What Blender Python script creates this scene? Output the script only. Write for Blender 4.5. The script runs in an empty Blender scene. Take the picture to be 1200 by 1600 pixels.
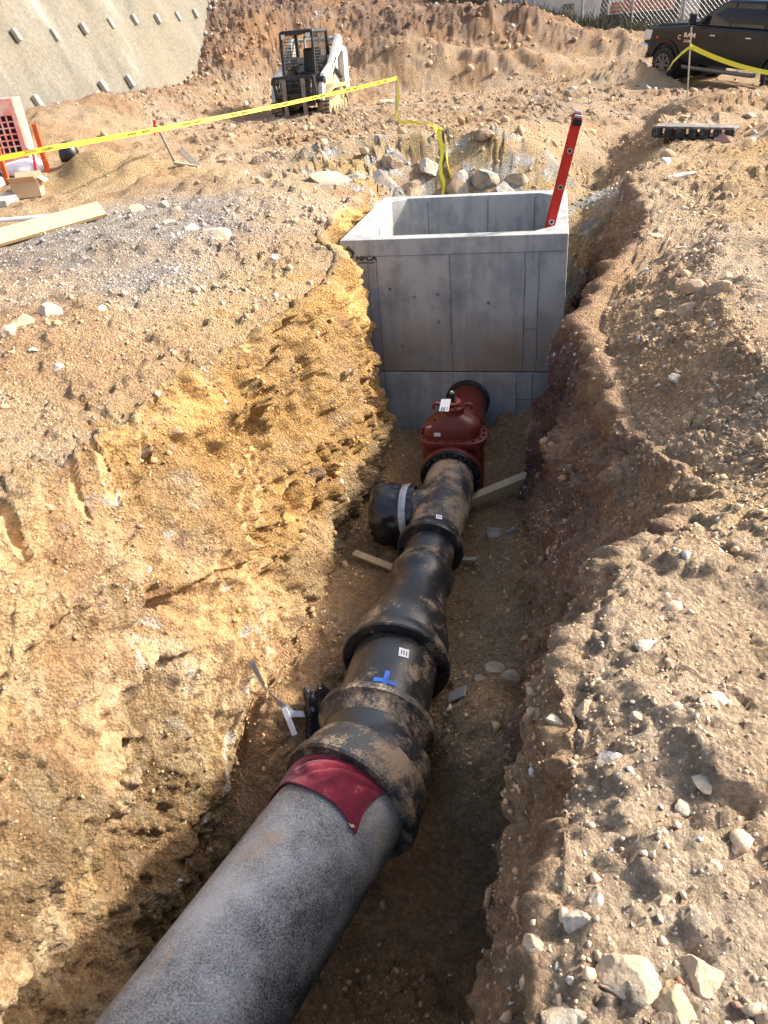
import bpy, bmesh, math, random
import numpy as np
from mathutils import Vector, Matrix, Euler
from mathutils.bvhtree import BVHTree
R = math.radians
scene = bpy.context.scene
col = scene.collection
rnd = random.Random(7)
rng = np.random.default_rng(11)

# ------------------------------------------------------------------ camera, sky, sun, exposure
cam_d = bpy.data.cameras.new('camera'); cam = bpy.data.objects.new('camera', cam_d); col.objects.link(cam)
cam_d.sensor_fit = 'VERTICAL'; cam_d.sensor_height = 36; cam_d.lens = 1151.3/1600*36
cam_d.clip_start = 0.05; cam_d.clip_end = 500
_p, _r = R(32.443), R(-5.0525)
F = Vector((0, math.cos(_p), -math.sin(_p))); U = Vector((0, math.sin(_p), math.cos(_p))); X = Vector((1, 0, 0))
R2 = X*math.cos(_r) + U*math.sin(_r); U2 = -X*math.sin(_r) + U*math.cos(_r)
m = Matrix((R2, U2, -F)).transposed().to_4x4(); m.translation = Vector((0, 0, 1.56)); cam.matrix_world = m
scene.camera = cam

SUN_EL, SUN_AZ = R(34), R(81)        # azimuth measured from +y (view direction) towards +x
w = bpy.data.worlds.new('World'); scene.world = w; w.use_nodes = True
nt = w.node_tree; nt.nodes.clear()
sky = nt.nodes.new('ShaderNodeTexSky'); sky.sky_type = 'NISHITA'; sky.sun_disc = False
sky.sun_elevation = SUN_EL; sky.sun_rotation = SUN_AZ; sky.dust_density = 5.0
bg = nt.nodes.new('ShaderNodeBackground'); bg.inputs[1].default_value = 0.15
wo = nt.nodes.new('ShaderNodeOutputWorld'); nt.links.new(sky.outputs[0], bg.inputs[0]); nt.links.new(bg.outputs[0], wo.inputs[0])
sd = bpy.data.lights.new('sun', 'SUN'); sun = bpy.data.objects.new('sun', sd); col.objects.link(sun)
sd.energy = 3.6; sd.angle = R(3.0); sd.color = (1.0, 0.95, 0.87)
sdir = Vector((math.sin(SUN_AZ)*math.cos(SUN_EL), math.cos(SUN_AZ)*math.cos(SUN_EL), math.sin(SUN_EL)))
sun.rotation_euler = sdir.to_track_quat('Z', 'Y').to_euler(); sun.location = sdir*60
scene.view_settings.view_transform = 'Standard'; scene.view_settings.look = 'None'
scene.view_settings.gamma = 1; scene.view_settings.exposure = 1.24
scene.view_settings.use_curve_mapping = False
scene.cycles.max_bounces = 6; scene.cycles.diffuse_bounces = 4

# ------------------------------------------------------------------ frames: (a, b) runs across / along the trench
YAW = R(-14.018)
e2 = np.array([math.cos(YAW), math.sin(YAW)]); n2 = np.array([-e2[1], e2[0]])
def W(a, b, z=0.0): return Vector((a*e2[0]+b*n2[0], a*e2[1]+b*n2[1], z))

# ------------------------------------------------------------------ noise (numpy)
_perm = np.random.default_rng(3).permutation(256).astype(np.int32); _perm = np.concatenate([_perm, _perm, _perm])
_g = np.random.default_rng(5).normal(size=(256, 3)).astype(np.float32); _g /= np.linalg.norm(_g, axis=1)[:, None]
def _hash(i, j, k, s=0): return _perm[_perm[_perm[(i+s) & 255] + (j & 255)] + (k & 255)]
def perlin(P, f=1.0, s=0):
    P = np.asarray(P, np.float32)*np.float32(f) + np.float32(17.3*s)
    I = np.floor(P).astype(np.int32); D = P - I; u = D*D*D*(D*(D*6-15)+10)
    r = 0
    for dx in (0, 1):
        wx = u[:, 0] if dx else 1-u[:, 0]
        for dy in (0, 1):
            wy = u[:, 1] if dy else 1-u[:, 1]
            for dz in (0, 1):
                wz = u[:, 2] if dz else 1-u[:, 2]
                G = _g[_hash(I[:, 0]+dx, I[:, 1]+dy, I[:, 2]+dz, s)]
                r = r + wx*wy*wz*(G[:, 0]*(D[:, 0]-dx)+G[:, 1]*(D[:, 1]-dy)+G[:, 2]*(D[:, 2]-dz))
    return r*1.5
def fbm(P, f, o=4, s=0, g=0.5):
    r = 0; am = 1.0; t = 0
    for i in range(o): r = r + am*perlin(P, f, s+i); t += am; am *= g; f *= 2.03
    return r/t
def ridge(P, f, o=3, s=0):
    r = 0; am = 1.0; t = 0
    for i in range(o): r = r + am*(1-2.2*np.abs(perlin(P, f, s+i))); t += am; am *= .5; f *= 2.1
    return r/t
_jit = np.random.default_rng(9).random((256, 3)).astype(np.float32)
def worley(P, f, s=0):
    """distance to nearest and second nearest cell point, random value of the cell"""
    P = np.asarray(P, np.float32)*np.float32(f) + np.float32(31.7*s)
    I = np.floor(P).astype(np.int32)
    d1 = np.full(len(P), 9, np.float32); d2 = d1.copy(); cid = np.zeros(len(P), np.int32)
    for dx in (-1, 0, 1):
        for dy in (-1, 0, 1):
            for dz in (-1, 0, 1):
                h = _hash(I[:, 0]+dx, I[:, 1]+dy, I[:, 2]+dz, s)
                q = I + np.array([dx, dy, dz]) + _jit[h] - P
                d = np.einsum('ij,ij->i', q, q)
                m1 = d < d1
                d2 = np.where(m1, d1, np.minimum(d2, d)); cid = np.where(m1, h, cid); d1 = np.where(m1, d, d1)
    return np.sqrt(d1), np.sqrt(d2), (cid*37 % 256)/255.0
def sstep(a, b, x):
    t = np.clip((x-a)/(b-a), 0, 1); return t*t*(3-2*t)
def mixc(c, k, c2): return c*(1-k[:, None]) + np.array(c2, np.float32)*k[:, None]
TRUCK_Z = -.11
# ------------------------------------------------------------------ excavated ground: one continuous sheet
def farH(x, y):
    """height of the site away from the trench"""
    h = .16*sstep(9, 17, y)
    h = h + .70*sstep(4.2, 1.0, x-.25*y+11.67)*sstep(13, 18.5, y)
    top = np.interp(x, [-10, 0, 3, 5.5, 8, 12, 20], [12, 11, 6.5, 3.0, 1.6, .95, .7])
    base = np.interp(x, [-12, -5, -1, 6, 12], [24.8, 24.6, 23.5, 23.5, 24.5])
    rise = np.maximum(0, y-base); rise = rise*rise/(rise+2.0)*.44
    h = h + top*(1-np.exp(-rise/np.maximum(top, .01)*1.15))
    return h
KB = [-3, 0.4, 1.0, 1.7, 2.1, 2.45, 2.9, 3.4, 4.1, 4.8, 5.6, 6.2, 6.9, 7.3, 8.3, 9.4, 10.1, 10.8, 11.6, 13, 16, 22, 34, 62]
KN = {
 'L2': ([-3.5, -3.6, -3.6, -3.6, -3.6, -3.5, -3.4, -3.4, -3.2, -3.1, -3.0, -3.1, -3.2, -3.2, -3.3, -3.4, -3.6, -3.9, -4.3, -5.5, -8, -12, -22, -44],
        [-.05, -.05, -.05, -.03, -.0, .0, .0, .0, .03, .05, .05, .05, .08, .1, .1, .1, .1, .1, .05, 0, 0, 0, 0, 0]),
 'L1': ([-2.7, -2.75, -2.7, -2.65, -2.65, -2.6, -2.55, -2.45, -2.3, -2.12, -1.95, -1.92, -1.92, -2.3, -2.35, -2.35, -2.4, -2.7, -3.0, -3.8, -6, -9.5, -17, -34],
        [-0.3, -0.3, -0.3, -0.28, -0.22, -0.2, -0.2, -0.2, -0.15, -0.15, -0.15, -0.18, -0.12, -0.05, -0.05, -0.02, 0, 0.05, 0.05, 0, 0, 0, 0, 0]),
 'Lm': ([-2.35, -2.3, -2.2, -2.15, -2.1, -2.05, -2.0, -1.95, -1.9, -1.78, -1.68, -1.68, -1.72, -2.2, -2.25, -2.2, -2.0, -1.8, -2.0, -2.6, -4.6, -7.5, -13, -25],
        [-1.3, -1.3, -1.3, -1.25, -1.2, -1.15, -1.1, -1.1, -1.05, -1.0, -1.0, -1.0, -1.0, -1.0, -1.0, -1.0, -0.75, -0.3, 0, 0, 0, 0, 0, 0]),
 'Lf': ([-2.1, -2.1, -2.0, -1.95, -1.9, -1.78, -1.68, -1.64, -1.62, -1.6, -1.66, -1.7, -1.72, -2.1, -2.15, -2.0, -1.4, -1.2, -1.2, -1.6, -3.4, -5.8, -9.5, -17],
        [-2.8, -2.9, -2.9, -2.8, -2.6, -2.2, -1.92, -1.92, -1.94, -1.96, -1.98, -2.0, -2.05, -2.08, -2.1, -2.0, -1.1, -0.45, 0.02, 0, 0, 0, 0, 0]),
 'Fc': ([-1.2, -1.2, -1.15, -1.1, -1.0, -0.95, -0.85, -0.85, -0.8, -0.78, -0.78, -0.8, -0.85, -0.9, -0.9, -0.85, -0.6, -0.4, -0.3, -0.4, -2.0, -4.2, -6.5, -9],
        [-3.0, -3.0, -3.0, -3.0, -2.95, -2.35, -1.98, -1.95, -1.96, -1.97, -2.0, -2.04, -2.08, -2.1, -2.2, -2.1, -1.15, -0.5, 0, 0, 0, 0, 0, 0]),
 'Rf': ([-0.3, -0.2, -0.15, -0.1, -0.05, -0.0, 0.0, 0.0, 0.0, 0.05, 0.08, 0.08, 0.1, 0.18, 0.3, 0.4, 0.35, 0.35, 0.5, 0.8, -0.6, -2.6, -3.0, 0],
        [-2.9, -2.95, -2.95, -2.9, -2.85, -2.2, -1.82, -1.8, -1.84, -1.86, -1.9, -1.93, -1.93, -2.0, -2.0, -1.9, -1.2, -0.6, -0.1, 0, 0, 0, 0, 0]),
 'Rm': ([-0.2, -0.08, -0.06, 0.04, 0.1, 0.2, 0.38, 0.36, 0.28, 0.28, 0.15, 0.22, 0.42, 0.5, 0.55, 0.6, 0.6, 0.7, 1.0, 1.6, 0.8, -0.8, 1.0, 8],
        [-1.0, -0.9, -0.85, -0.8, -0.8, -0.8, -0.85, -0.95, -1.1, -1.15, -1.1, -1.0, -1.0, -1.0, -1.0, -0.95, -0.7, -0.4, -0.05, 0, 0, 0, 0, 0]),
 'R1': ([-0.02, 0.05, 0.07, 0.14, 0.25, 0.5, 0.8, 0.74, 0.52, 0.5, 0.36, 0.48, 0.75, 0.85, 1.0, 0.95, 1.0, 1.15, 1.5, 2.3, 2.2, 1.2, 5, 16],
        [-0.03, -0.03, -0.02, -0.02, 0, -0.06, -0.16, -0.32, -0.45, -0.45, -0.42, -0.32, -0.16, -0.1, -0.0, -0.0, -0.0, -0.0, 0, 0, 0, 0, 0, 0]),
 'R2': ([1.6, 1.7, 1.7, 1.7, 1.8, 1.3, 1.4, 1.35, 1.15, 1.1, 1.1, 1.2, 1.4, 1.6, 2.5, 2.6, 2.7, 2.8, 3.0, 3.8, 4.0, 4.0, 9, 24],
        [0.0, 0.0, 0.0, 0.0, 0.0, -0.01, -0.01, -0.01, -0.01, -0.01, -0.01, -0.01, -0.01, -0.01, 0.05, 0.05, 0.05, 0.05, 0.05, 0, 0, 0, 0, 0]),
}
def rows():
    b = [-2.0]
    while b[-1] < 62:
        x = b[-1]
        if x < .3: d = .04
        elif x < 11: d = .0085 + .0009*max(0, x-1)**2
        elif x < 22: d = .1
        elif x < 37: d = .13
        else: d = .8
        b.append(x+d)
    return np.array(b)
def build_ground():
    b = rows(); nb = len(b)
    kn = {k: (np.interp(b, KB, v[0]), np.interp(b, KB, v[1])) for k, v in KN.items()}
    oL = (-(5.2+.95*np.maximum(b, 0)), np.zeros(nb)); oR = (3.2+.52*np.maximum(b, 0), np.zeros(nb))
    seq = [oL, kn['L2'], kn['L1'], kn['Lm'], kn['Lf'], kn['Fc'], kn['Rf'], kn['Rm'], kn['R1'], kn['R2'], oR]
    cnt = [120, 95, 150, 120, 60, 70, 110, 95, 115, 110]
    A = []; Z = []
    for i, c in enumerate(cnt):
        t = np.arange(c)/c
        if i == 0: t = 1-(1-t)**1.5
        if i == 9: t = t**1.35
        (a0, z0), (a1, z1) = seq[i], seq[i+1]
        A.append(a0[:, None]*(1-t)+a1[:, None]*t); Z.append(z0[:, None]*(1-t)+z1[:, None]*t)
    A.append(oR[0][:, None]); Z.append(oR[1][:, None])
    A = np.concatenate(A, 1); Z = np.concatenate(Z, 1); nc = A.shape[1]
    k = np.exp(-np.linspace(-2, 2, 25)**2); k /= k.sum()
    def sm(M):
        Mp = np.pad(M, ((0, 0), (12, 12)), mode='edge'); return sum(k[i]*Mp[:, i:i+nc] for i in range(25))
    A[:, 12:-12] = sm(A)[:, 12:-12]; Z = sm(Z)
    kr = np.exp(-np.linspace(-2, 2, 31)**2); kr /= kr.sum()
    def smr(M):
        Mp = np.pad(M, ((15, 15), (0, 0)), mode='edge'); return sum(kr[i]*Mp[i:i+nb] for i in range(31))
    A = smr(A); Z = smr(Z)
    B = np.repeat(b[:, None], nc, 1)
    x = A*e2[0]+B*n2[0]; y = A*e2[1]+B*n2[1]
    P = np.stack([x, y, Z+farH(x, y)], -1).astype(np.float32)
    def normals(P):
        du = np.gradient(P, axis=1); dv = np.gradient(P, axis=0); N = np.cross(du, dv)
        return N/np.maximum(np.linalg.norm(N, axis=-1, keepdims=True), 1e-9)
    N = normals(P)
    A = A.ravel(); B = B.ravel(); P = P.reshape(-1, 3); N = N.reshape(-1, 3)
    depth = Z.ravel()
    wall = sstep(.25, .75, 1-N[:, 2]) * sstep(15, 11, B)
    inside = sstep(-.9, -1.5, depth)*(1-wall)
    flat = (1-wall)*(1-inside)
    dist = np.sqrt(A*A+B*B+2.4)
    left = (A < -.9)
    # bucket-tooth grooves
    Nl = np.zeros(len(P)); idx = np.nonzero(left & (B > .5) & (B < 7.2) & (P[:, 2] > -2.3) & (A > -3.0) & (wall+flat > .1))[0]; Pi = np.stack([A[idx], B[idx], depth[idx]], -1).astype(float)
    gcol_ = np.zeros(len(idx))
    for (p0, p1, r, dp) in GROOVES:
        p0 = np.array(p0); ab = np.array(p1)-p0; L_ = float(ab@ab)
        mk = (np.abs(Pi[:, 1]-(p0[1]+ab[1]/2)) < abs(ab[1])/2+r*2)
        Pj = Pi[mk].copy(); t = np.clip((Pj-p0)@ab/L_, 0, 1); v = Pj-(p0+t[:, None]*ab); v[:, 0] *= .35
        dd = np.sqrt((v*v).sum(1))/r*(1+.15*perlin(Pj, 9, 160)); k = np.where(dd < 1, -(1-dd**4), .45*np.exp(-((dd-1.15)/.22)**2))*dp
        Nl[idx[mk]] += k; g_ = np.zeros(len(idx)); g_[mk] = dd < .95; gcol_ = np.maximum(gcol_, g_)
    gmask = np.zeros(len(P)); gmask[idx] = gcol_
    # ---- coarse shapes
    Pw = P + .12*np.stack([perlin(P, 1.3, 1), perlin(P, 1.3, 2), perlin(P, 1.3, 3)], -1)
    d = wall*(.13*fbm(Pw, .9, 2, 4) + (.10+.04*left)*ridge(Pw, 2.1, 4, 8) + .05*left*ridge(Pw, 6.5, 3, 11)) + flat*(.11*fbm(P, .45, 3, 12)+.05*fbm(Pw, 1.7, 3, 15)) + inside*.06*fbm(P, 1.6, 3, 18)
    # blocky broken faces
    def sub(mask, fn, nout, fill):
        i = np.nonzero(mask)[0]; r = fn(i); out = []
        for j in range(nout):
            o = np.full(len(mask), fill[j], np.float32); o[i] = r[j]; out.append(o)
        return out
    w1, w2, wc = sub(wall > .02, lambda i: worley(Pw[i]*np.array([1, 1, 1.4]), 2.3, 1), 3, (1, 1, 0))
    blk = sstep(-.05, .35, perlin(P, .8, 21))*(.35+.65*sstep(2.2, 3.6, B))
    d += wall*((.15-.09*sstep(3.4, 2.6, B)*left)*(wc-.5)*sstep(.01, .14, w2-w1) - .02)*(.35+.65*blk)
    # bucket-tooth grooves on the left bank: steep ones far off, long raking ones near
    q = np.stack([A, B, P[:, 2]], -1)
    rk = sstep(4.3, 3.0, B)*left
    g1 = np.stack([q[:, 1]*7.0+q[:, 2]*2.2+q[:, 0]*2, q[:, 2]*.8, q[:, 0]*.5], -1)
    th = R(38); al = q[:, 1]*math.cos(th)+q[:, 2]*math.sin(th); ac = -q[:, 1]*math.sin(th)+q[:, 2]*math.cos(th)
    g2 = np.stack([ac*9.0, al*.55, q[:, 0]*.8], -1)
    gm = sstep(-.25, .15, perlin(P, .9, 24))
    lowf = sstep(-1.0, -1.5, q[:, 2])
    d += wall*left*((1-rk)*.075*ridge(g1*np.array([.7, 1, 1])+.25*np.stack([perlin(P, 1.5, 180), d*0, d*0], -1), 1, 3, 26)*gm + rk*((.045+.03*lowf)*ridge(g2, 1, 3, 28)*(.35+.65*gm)+.022*ridge(g2*np.array([2.4, 1.0, 1]), 1, 2, 29)*sstep(-.25, .1, perlin(P, 1.4, 210)))*1.3)
    d += wall*(~left)*((.03+.08*sstep(1.8, 3.0, B))*ridge(np.stack([ac*2.6+.9*perlin(P, 1.1, 181), al*.8+.5*perlin(P, 1.4, 182), q[:, 0]], -1), 1, 4, 30)+.055*ridge(Pw, 3.0, 3, 34))
    # smooth scraped panels
    smo = .7*sstep(.1-.2*rk, .3-.15*rk, fbm(P*np.array([1, 1, .8]), 1.0, 2, 33))*wall*left
    smo = np.maximum(smo, gmask*.95)
    nearlip = (~left)*sstep(2.6, 2.0, B)
    d *= (1-.65*nearlip*wall)
    # ---- crumbled, fractured soil: angular fragments at three sizes
    Pq = P + .028*np.stack([perlin(P, 7, 141), perlin(P, 7, 142), perlin(P, 7, 143)], -1)
    rough = sstep(-.3, .25, perlin(P, 1.3, 140))
    v1, v2, vc = sub(B < 24, lambda i: worley(Pq[i], 5.5, 2), 3, (1, 1, 0))
    frag = (vc-.35)*sstep(.02, .16, v2-v1)*(1.15-.6*v1)
    d += (flat*.060*(1+.8*sstep(7, 9, B))+inside*.075+wall*(.08-.045*rk))*(1-.85*smo)*frag*(.25+.9*rough)
    dn = sstep(12, 8, dist)
    u1, u2, uc = sub(dn > 0, lambda i: worley(Pq[i], 15, 3), 3, (1, 1, 0))
    frag2 = (uc-.3)*sstep(.03, .2, u2-u1)*(1.15-.7*u1)
    d += (flat*.030+inside*.026+wall*.030)*(1-.85*smo)*frag2*dn*(.4+.8*rough)
    t1, t2, tc_ = sub(dist < 5.5, lambda i: worley(P[i], 36, 7), 3, (1, 1, 0))
    d += (1-.8*smo)*.013*(tc_-.3)*sstep(.03, .25, t2-t1)*(1.2-.8*t1)*sstep(5.5, 4, dist)
    d += (.028*fbm(P, 7, 3, 40, .62))*(1-.6*smo)*(.6+.4*dn)
    d += .006*perlin(P, 45, 44)*dn
    # cracks in the crust of the near right bank
    cm = (B < 5)*(A > -.3)*(A < 2.5)*(flat > .1)
    s1, s2, sc = sub(cm, lambda i: worley(P[i]+.09*np.stack([perlin(P[i], 6, 50), perlin(P[i], 6, 51), perlin(P[i], 6, 52)], -1), 3.1, 5), 3, (0, 1, 0))
    crk = sstep(.03, .0, s2-s1)*sstep(.05, .3, perlin(P, 1.1, 55))*sstep(5, 3, B)*flat*(A > -.3)
    d -= .03*crk
    # far field: broken rough fill on the hill, tracks on the flat
    far = sstep(12, 18, B)
    hz = sstep(.5, 1.5, farH(P[:, 0], P[:, 1]))
    d += far*(.10+.32*hz)*fbm(P, .42, 4, 60) + far*hz*.16*ridge(P, .9, 3, 66) + far*(.08+.13*hz)*fbm(P, 2.0, 4, 70, .6) + far*(.03+.05*hz)*ridge(P, 2.8, 2, 73)
    d += Nl
    trk = sstep(12.5, 14.5, B)*(1-hz)*sstep(-.2, .2, perlin(P, .25, 190))
    d += trk*.045*ridge(np.stack([P[:, 0]*.22+.3*P[:, 1]*.2, P[:, 1]*1.9+.5*P[:, 0], d*0], -1), 1, 2, 191)
    dirv = N.copy(); f0 = flat[:, None]; dirv = dirv*(1-f0)+np.array([0, 0, 1])*f0
    P = P + dirv*d[:, None]
    # benches: a ledge line with the bank stepping in below it
    bpn = .05*perlin(P, 2.5, 170)+.025*perlin(P, 8, 171)
    for (b0, z0, b1, z1, hh, dp, w_) in BENCH:
        t = np.clip((B-b0)/(b1-b0), 0, 1); zl = z0+(z1-z0)*t+bpn
        k = sstep(.03, -.03, P[:, 2]-zl)*sstep(-hh, -hh*.3, P[:, 2]-zl)*sstep(b0-w_, b0, B)*sstep(b1+w_, b1, B)*wall*left
        P = P - N*np.array([1, 1, .2])*(k*dp)[:, None]
    lat = sstep(.01, .2, wall)*(B < 12)*(.07*perlin(P, 1.7, 230)+.05*perlin(P, 4.3, 231)+.03*perlin(P, 10, 232))*(1-.8*smo)
    P[:, 0] += e2[0]*lat; P[:, 1] += e2[1]*lat
    # level standing for the truck
    tx, ty = P[:, 0]-10.2, P[:, 1]-21.6; yl = -.36*tx+.933*ty; xl = .933*tx+.36*ty
    kf = sstep(1.9, 1.1, np.abs(xl))*sstep(4.2, 3.0, np.abs(yl))
    flatz = TRUCK_Z+yl*math.tan(R(5.0))+.02*perlin(P, 2.5, 200)
    # ---- mounds, hollows and banks: (a, b, radius a, radius b, height)
    def bump(a, b, ra, rb, h, pw=1.0, dz=True):
        nonlocal P
        r = ((A-a)/ra)**2+((B-b)/rb)**2
        P[:, 2] += h*np.exp(-r**pw)*(1+.35*perlin(P, 2.2, 80))
    for q_ in MOUNDS: bump(*q_)
    P[:, 2] = P[:, 2]*(1-kf)+flatz*kf
    # soil colour
    z = P[:, 2]
    tan = np.array([.54, .375, .225], np.float32)
    c = np.tile(tan, (len(P), 1))
    n1 = fbm(P, .55, 4, 90); n2_ = fbm(P, 1.8, 4, 95); n3 = fbm(P, 6, 3, 99)
    c = mixc(c, sstep(-.1, .35, n1)*.7, (.56, .43, .30)); c = mixc(c, sstep(.02, .3, -n1)*.65, (.45, .275, .145))
    # grey gravel spill by the left bank and crushed stone along the right bank
    gl = np.exp(-(((A+4.3)/1.5)**2+((B-7.3)/1.5)**2)**1.4); gl = np.maximum(gl, .75*np.exp(-(((A+3.2)/.9)**2+((B-5.7)/.8)**2)))
    gr = np.exp(-((A-1.25-.06*B)/.45)**2)*sstep(1, 2.8, B)*sstep(7.5, 5.5, B)*.8
    gr = np.maximum(gr, .75*np.exp(-((A-.35)/.4)**2)*sstep(2.0, 1.5, B))
    c = mixc(c, np.clip(gl*(1.2+1.2*n2_), 0, .95)*(1-wall), (.37, .325, .28)); c = mixc(c, np.clip(gr*(1+1.2*n2_), 0, .95)*(1-wall), (.56, .44, .315))
    # wall colours
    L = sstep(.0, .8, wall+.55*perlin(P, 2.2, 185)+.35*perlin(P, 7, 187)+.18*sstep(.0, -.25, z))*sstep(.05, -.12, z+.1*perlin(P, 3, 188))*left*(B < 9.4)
    ochre = L*sstep(2.6, 4.4, B)*sstep(-1.75, -1.2, z)
    ochre = np.clip(ochre*(1.0+2.2*n2_+.8*n1), 0, 1)
    c = mixc(c, np.clip(sstep(.08, .5, L)*(.75+.8*n2_), 0, 1), (.49, .325, .15))

    c = mixc(c, L*sstep(.0, .25, perlin(P, 1.4, 104))*.7, (.50, .345, .20))
    c = mixc(c, L*sstep(-1.2, -1.9, z)*.5, (.40, .28, .12)); c = mixc(c, L*np.clip(-v1*0+sstep(.07, .0, v2-v1), 0, 1)*.5, (.30, .18, .09))  # creases between fragments darkened in the colour, standing in for cavity shade
    c = mixc(c, L*sstep(.16, .24, ridge(g2*.8, .7, 2, 108)-.3)*rk*.5, (.30, .19, .10))
    stk = fbm(np.stack([ac*14, al*1.3, q[:, 0]*2], -1), 1, 3, 215)
    c = mixc(c, L*sstep(.05, .3, stk)*.55, (.36, .22, .11)); c = mixc(c, L*sstep(.08, .3, -stk)*.5, (.51, .38, .22))
    mot = fbm(Pw, 4.5, 4, 220)
    c = mixc(c, L*sstep(.04, .2, mot)*.7, (.37, .225, .115)); c = mixc(c, L*sstep(.1, .25, -mot)*.5, (.53, .40, .25))
    c = mixc(c, ochre*(.72-.3*sstep(.05, .25, mot)), (.58, .33, .105))
    vein = sstep(.72, .85, ridge(np.stack([ac*3, al*1.1, q[:, 0]], -1), 1, 2, 111))*sstep(.0, .3, perlin(P, 1.1, 113))
    c = mixc(c, gmask*L*.75, (.43, .285, .14))
    brk = sstep(-.02, .12, perlin(Pw, 10, 186))
    c = mixc(c, L*vein*.75*sstep(1, 2.5, B)*brk, (.60, .54, .46))
    vp = sstep(.75, .88, ridge(np.stack([ac*3.3+4, al*1.2, q[:, 0]], -1), 1, 2, 116))*sstep(.05, .3, perlin(P, 1.2, 118))
    c = mixc(c, L*vp*.7*brk, (.24, .16, .14))
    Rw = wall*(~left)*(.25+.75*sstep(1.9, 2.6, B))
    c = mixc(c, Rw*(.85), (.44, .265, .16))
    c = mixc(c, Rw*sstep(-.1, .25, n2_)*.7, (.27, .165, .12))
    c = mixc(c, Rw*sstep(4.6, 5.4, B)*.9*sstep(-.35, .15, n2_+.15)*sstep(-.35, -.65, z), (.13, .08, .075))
    c = mixc(c, Rw*sstep(.1, .3, -n2_)*sstep(6.5, 4.5, B)*.6, (.50, .32, .16))
    c = mixc(c, inside*.85, (.56, .34, .165)); c = mixc(c, inside*sstep(0, .3, n2_)*.5, (.56, .385, .215))
    # rock face behind the vault
    rf = sstep(9.4, 10.0, B)*sstep(12.2, 11.4, B)*sstep(-3.9, -3.0, A)*sstep(1.2, .4, A)
    c = mixc(c, rf*.9, (.50, .37, .22)); c = mixc(c, rf*sstep(.12, .2, perlin(P, 2.6, 120))*.8, (.30, .30, .28)); c = mixc(c, rf*sstep(.25, .35, perlin(P, 4.6, 121)), (.58, .56, .52))
    c = mixc(c, rf*sstep(.1, .25, -perlin(P, 2.2, 122))*.9, (.52, .36, .17))
    # distant fill: redder brown
    c = mixc(c, far*hz*.85, (.33, .20, .125)); c = mixc(c, far*sstep(.0, .25, n2_)*.6, (.42, .32, .24)); c = mixc(c, far*sstep(.0, .2, n1)*hz*.8, (.42, .245, .13)); c = mixc(c, far*sstep(.05, .25, -n1)*hz*.6, (.24, .165, .13))
    c = mixc(c, far*(1-hz)*sstep(0, .25, -n2_)*.5, (.36, .235, .15))
    for (a, b_, ra, rb, cc, st) in PATCHES:
        k_ = np.exp(-(((A-a)/ra)**2+((B-b_)/rb)**2)**1.5)*st
        c = mixc(c, np.clip(k_*(1+1.5*n2_), 0, 1), cc)
    c = c*(1-.17*far[:, None]*(.6+.4*hz[:, None]))  # far ground dimmed, more on the hill: shade of its slope in the colour
    c = c*(1+.22*n3[:, None]); 
    c = np.clip(c, .02, .8)
    # pale chips between the clods
    chip = sstep(.8, .86, uc)*sstep(.35, .2, u1)*dn*(1-smo)
    c = mixc(c, chip*(.15+.2*flat), (.60, .55, .48))
    # mesh
    me = bpy.data.meshes.new('excavated_ground')
    ii = np.arange(nb*nc).reshape(nb, nc)
    quads = np.stack([ii[:-1, :-1], ii[:-1, 1:], ii[1:, 1:], ii[1:, :-1]], -1).reshape(-1, 4)
    me.vertices.add(nb*nc); me.vertices.foreach_set('co', P.astype(np.float32).ravel())
    me.loops.add(quads.size); me.loops.foreach_set('vertex_index', quads.ravel().astype(np.int32))
    me.polygons.add(len(quads)); me.polygons.foreach_set('loop_start', np.arange(0, quads.size, 4, dtype=np.int32))
    me.update(calc_edges=True)
    me.polygons.foreach_set('use_smooth', np.ones(len(quads), bool))
    at = me.attributes.new('soil', 'FLOAT_COLOR', 'POINT')
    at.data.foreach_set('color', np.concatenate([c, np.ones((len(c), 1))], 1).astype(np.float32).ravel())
    wv = me.attributes.new('smooth', 'FLOAT', 'POINT'); wv.data.foreach_set('value', smo.astype(np.float32))
    Pg = P.reshape(nb, nc, 3)
    Nf = normals(Pg).reshape(-1, 3)
    return me, P, Nf, dict(A=A, B=B, wall=wall, flat=flat, inside=inside, dist=dist, col=c, hz=hz, far=far), (nb, nc)
_gr = random.Random(21)
GROOVES = [((-2.5, 3.05, -.25), (-2.35, 2.93, -.50), .035, .05), ((-2.45, 3.28, -.22), (-2.30, 3.14, -.52), .040, .055), ((-2.58, 2.58, -.15), (-2.46, 2.46, -.42), .045, .06), ((-2.5, 3.6, -.2), (-2.3, 3.45, -.5), .035, .04)]
for _k in range(22):      # steep strokes on the ochre face
    _b = 3.9+_k*.14+_gr.uniform(-.06, .06); _z = _gr.uniform(-.9, -.15); _l = _gr.uniform(.3, .8)
    GROOVES.append(((-2.1, _b, _z), (-1.8, _b-.28*_l, _z-_l), _gr.uniform(.025, .045), _gr.uniform(.025, .055)))
for _k in range(13):      # long raking strokes on the near lower face
    _b = _gr.uniform(1.5, 3.0); _z = _gr.uniform(-1.9, -.75); _l = _gr.uniform(.5, 1.3)
    pass
for _k in range(9):
    _b = _gr.uniform(3.0, 4.4); _z = _gr.uniform(-1.5, -.7); _l = _gr.uniform(.3, .6)
    GROOVES.append(((-1.9, _b, _z), (-1.9, _b-_l*.8, _z-_l*.6), _gr.uniform(.025, .04), _gr.uniform(.02, .04)))
BENCH = [(1.3, -.78, 3.1, -.70, .9, .15, .4), (1.0, -1.75, 2.6, -1.30, .8, .18, .4), (2.6, -1.0, 4.0, -1.25, .5, .07, .3), (3.6, -.45, 5.2, -.55, .5, .05, .4)]
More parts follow.
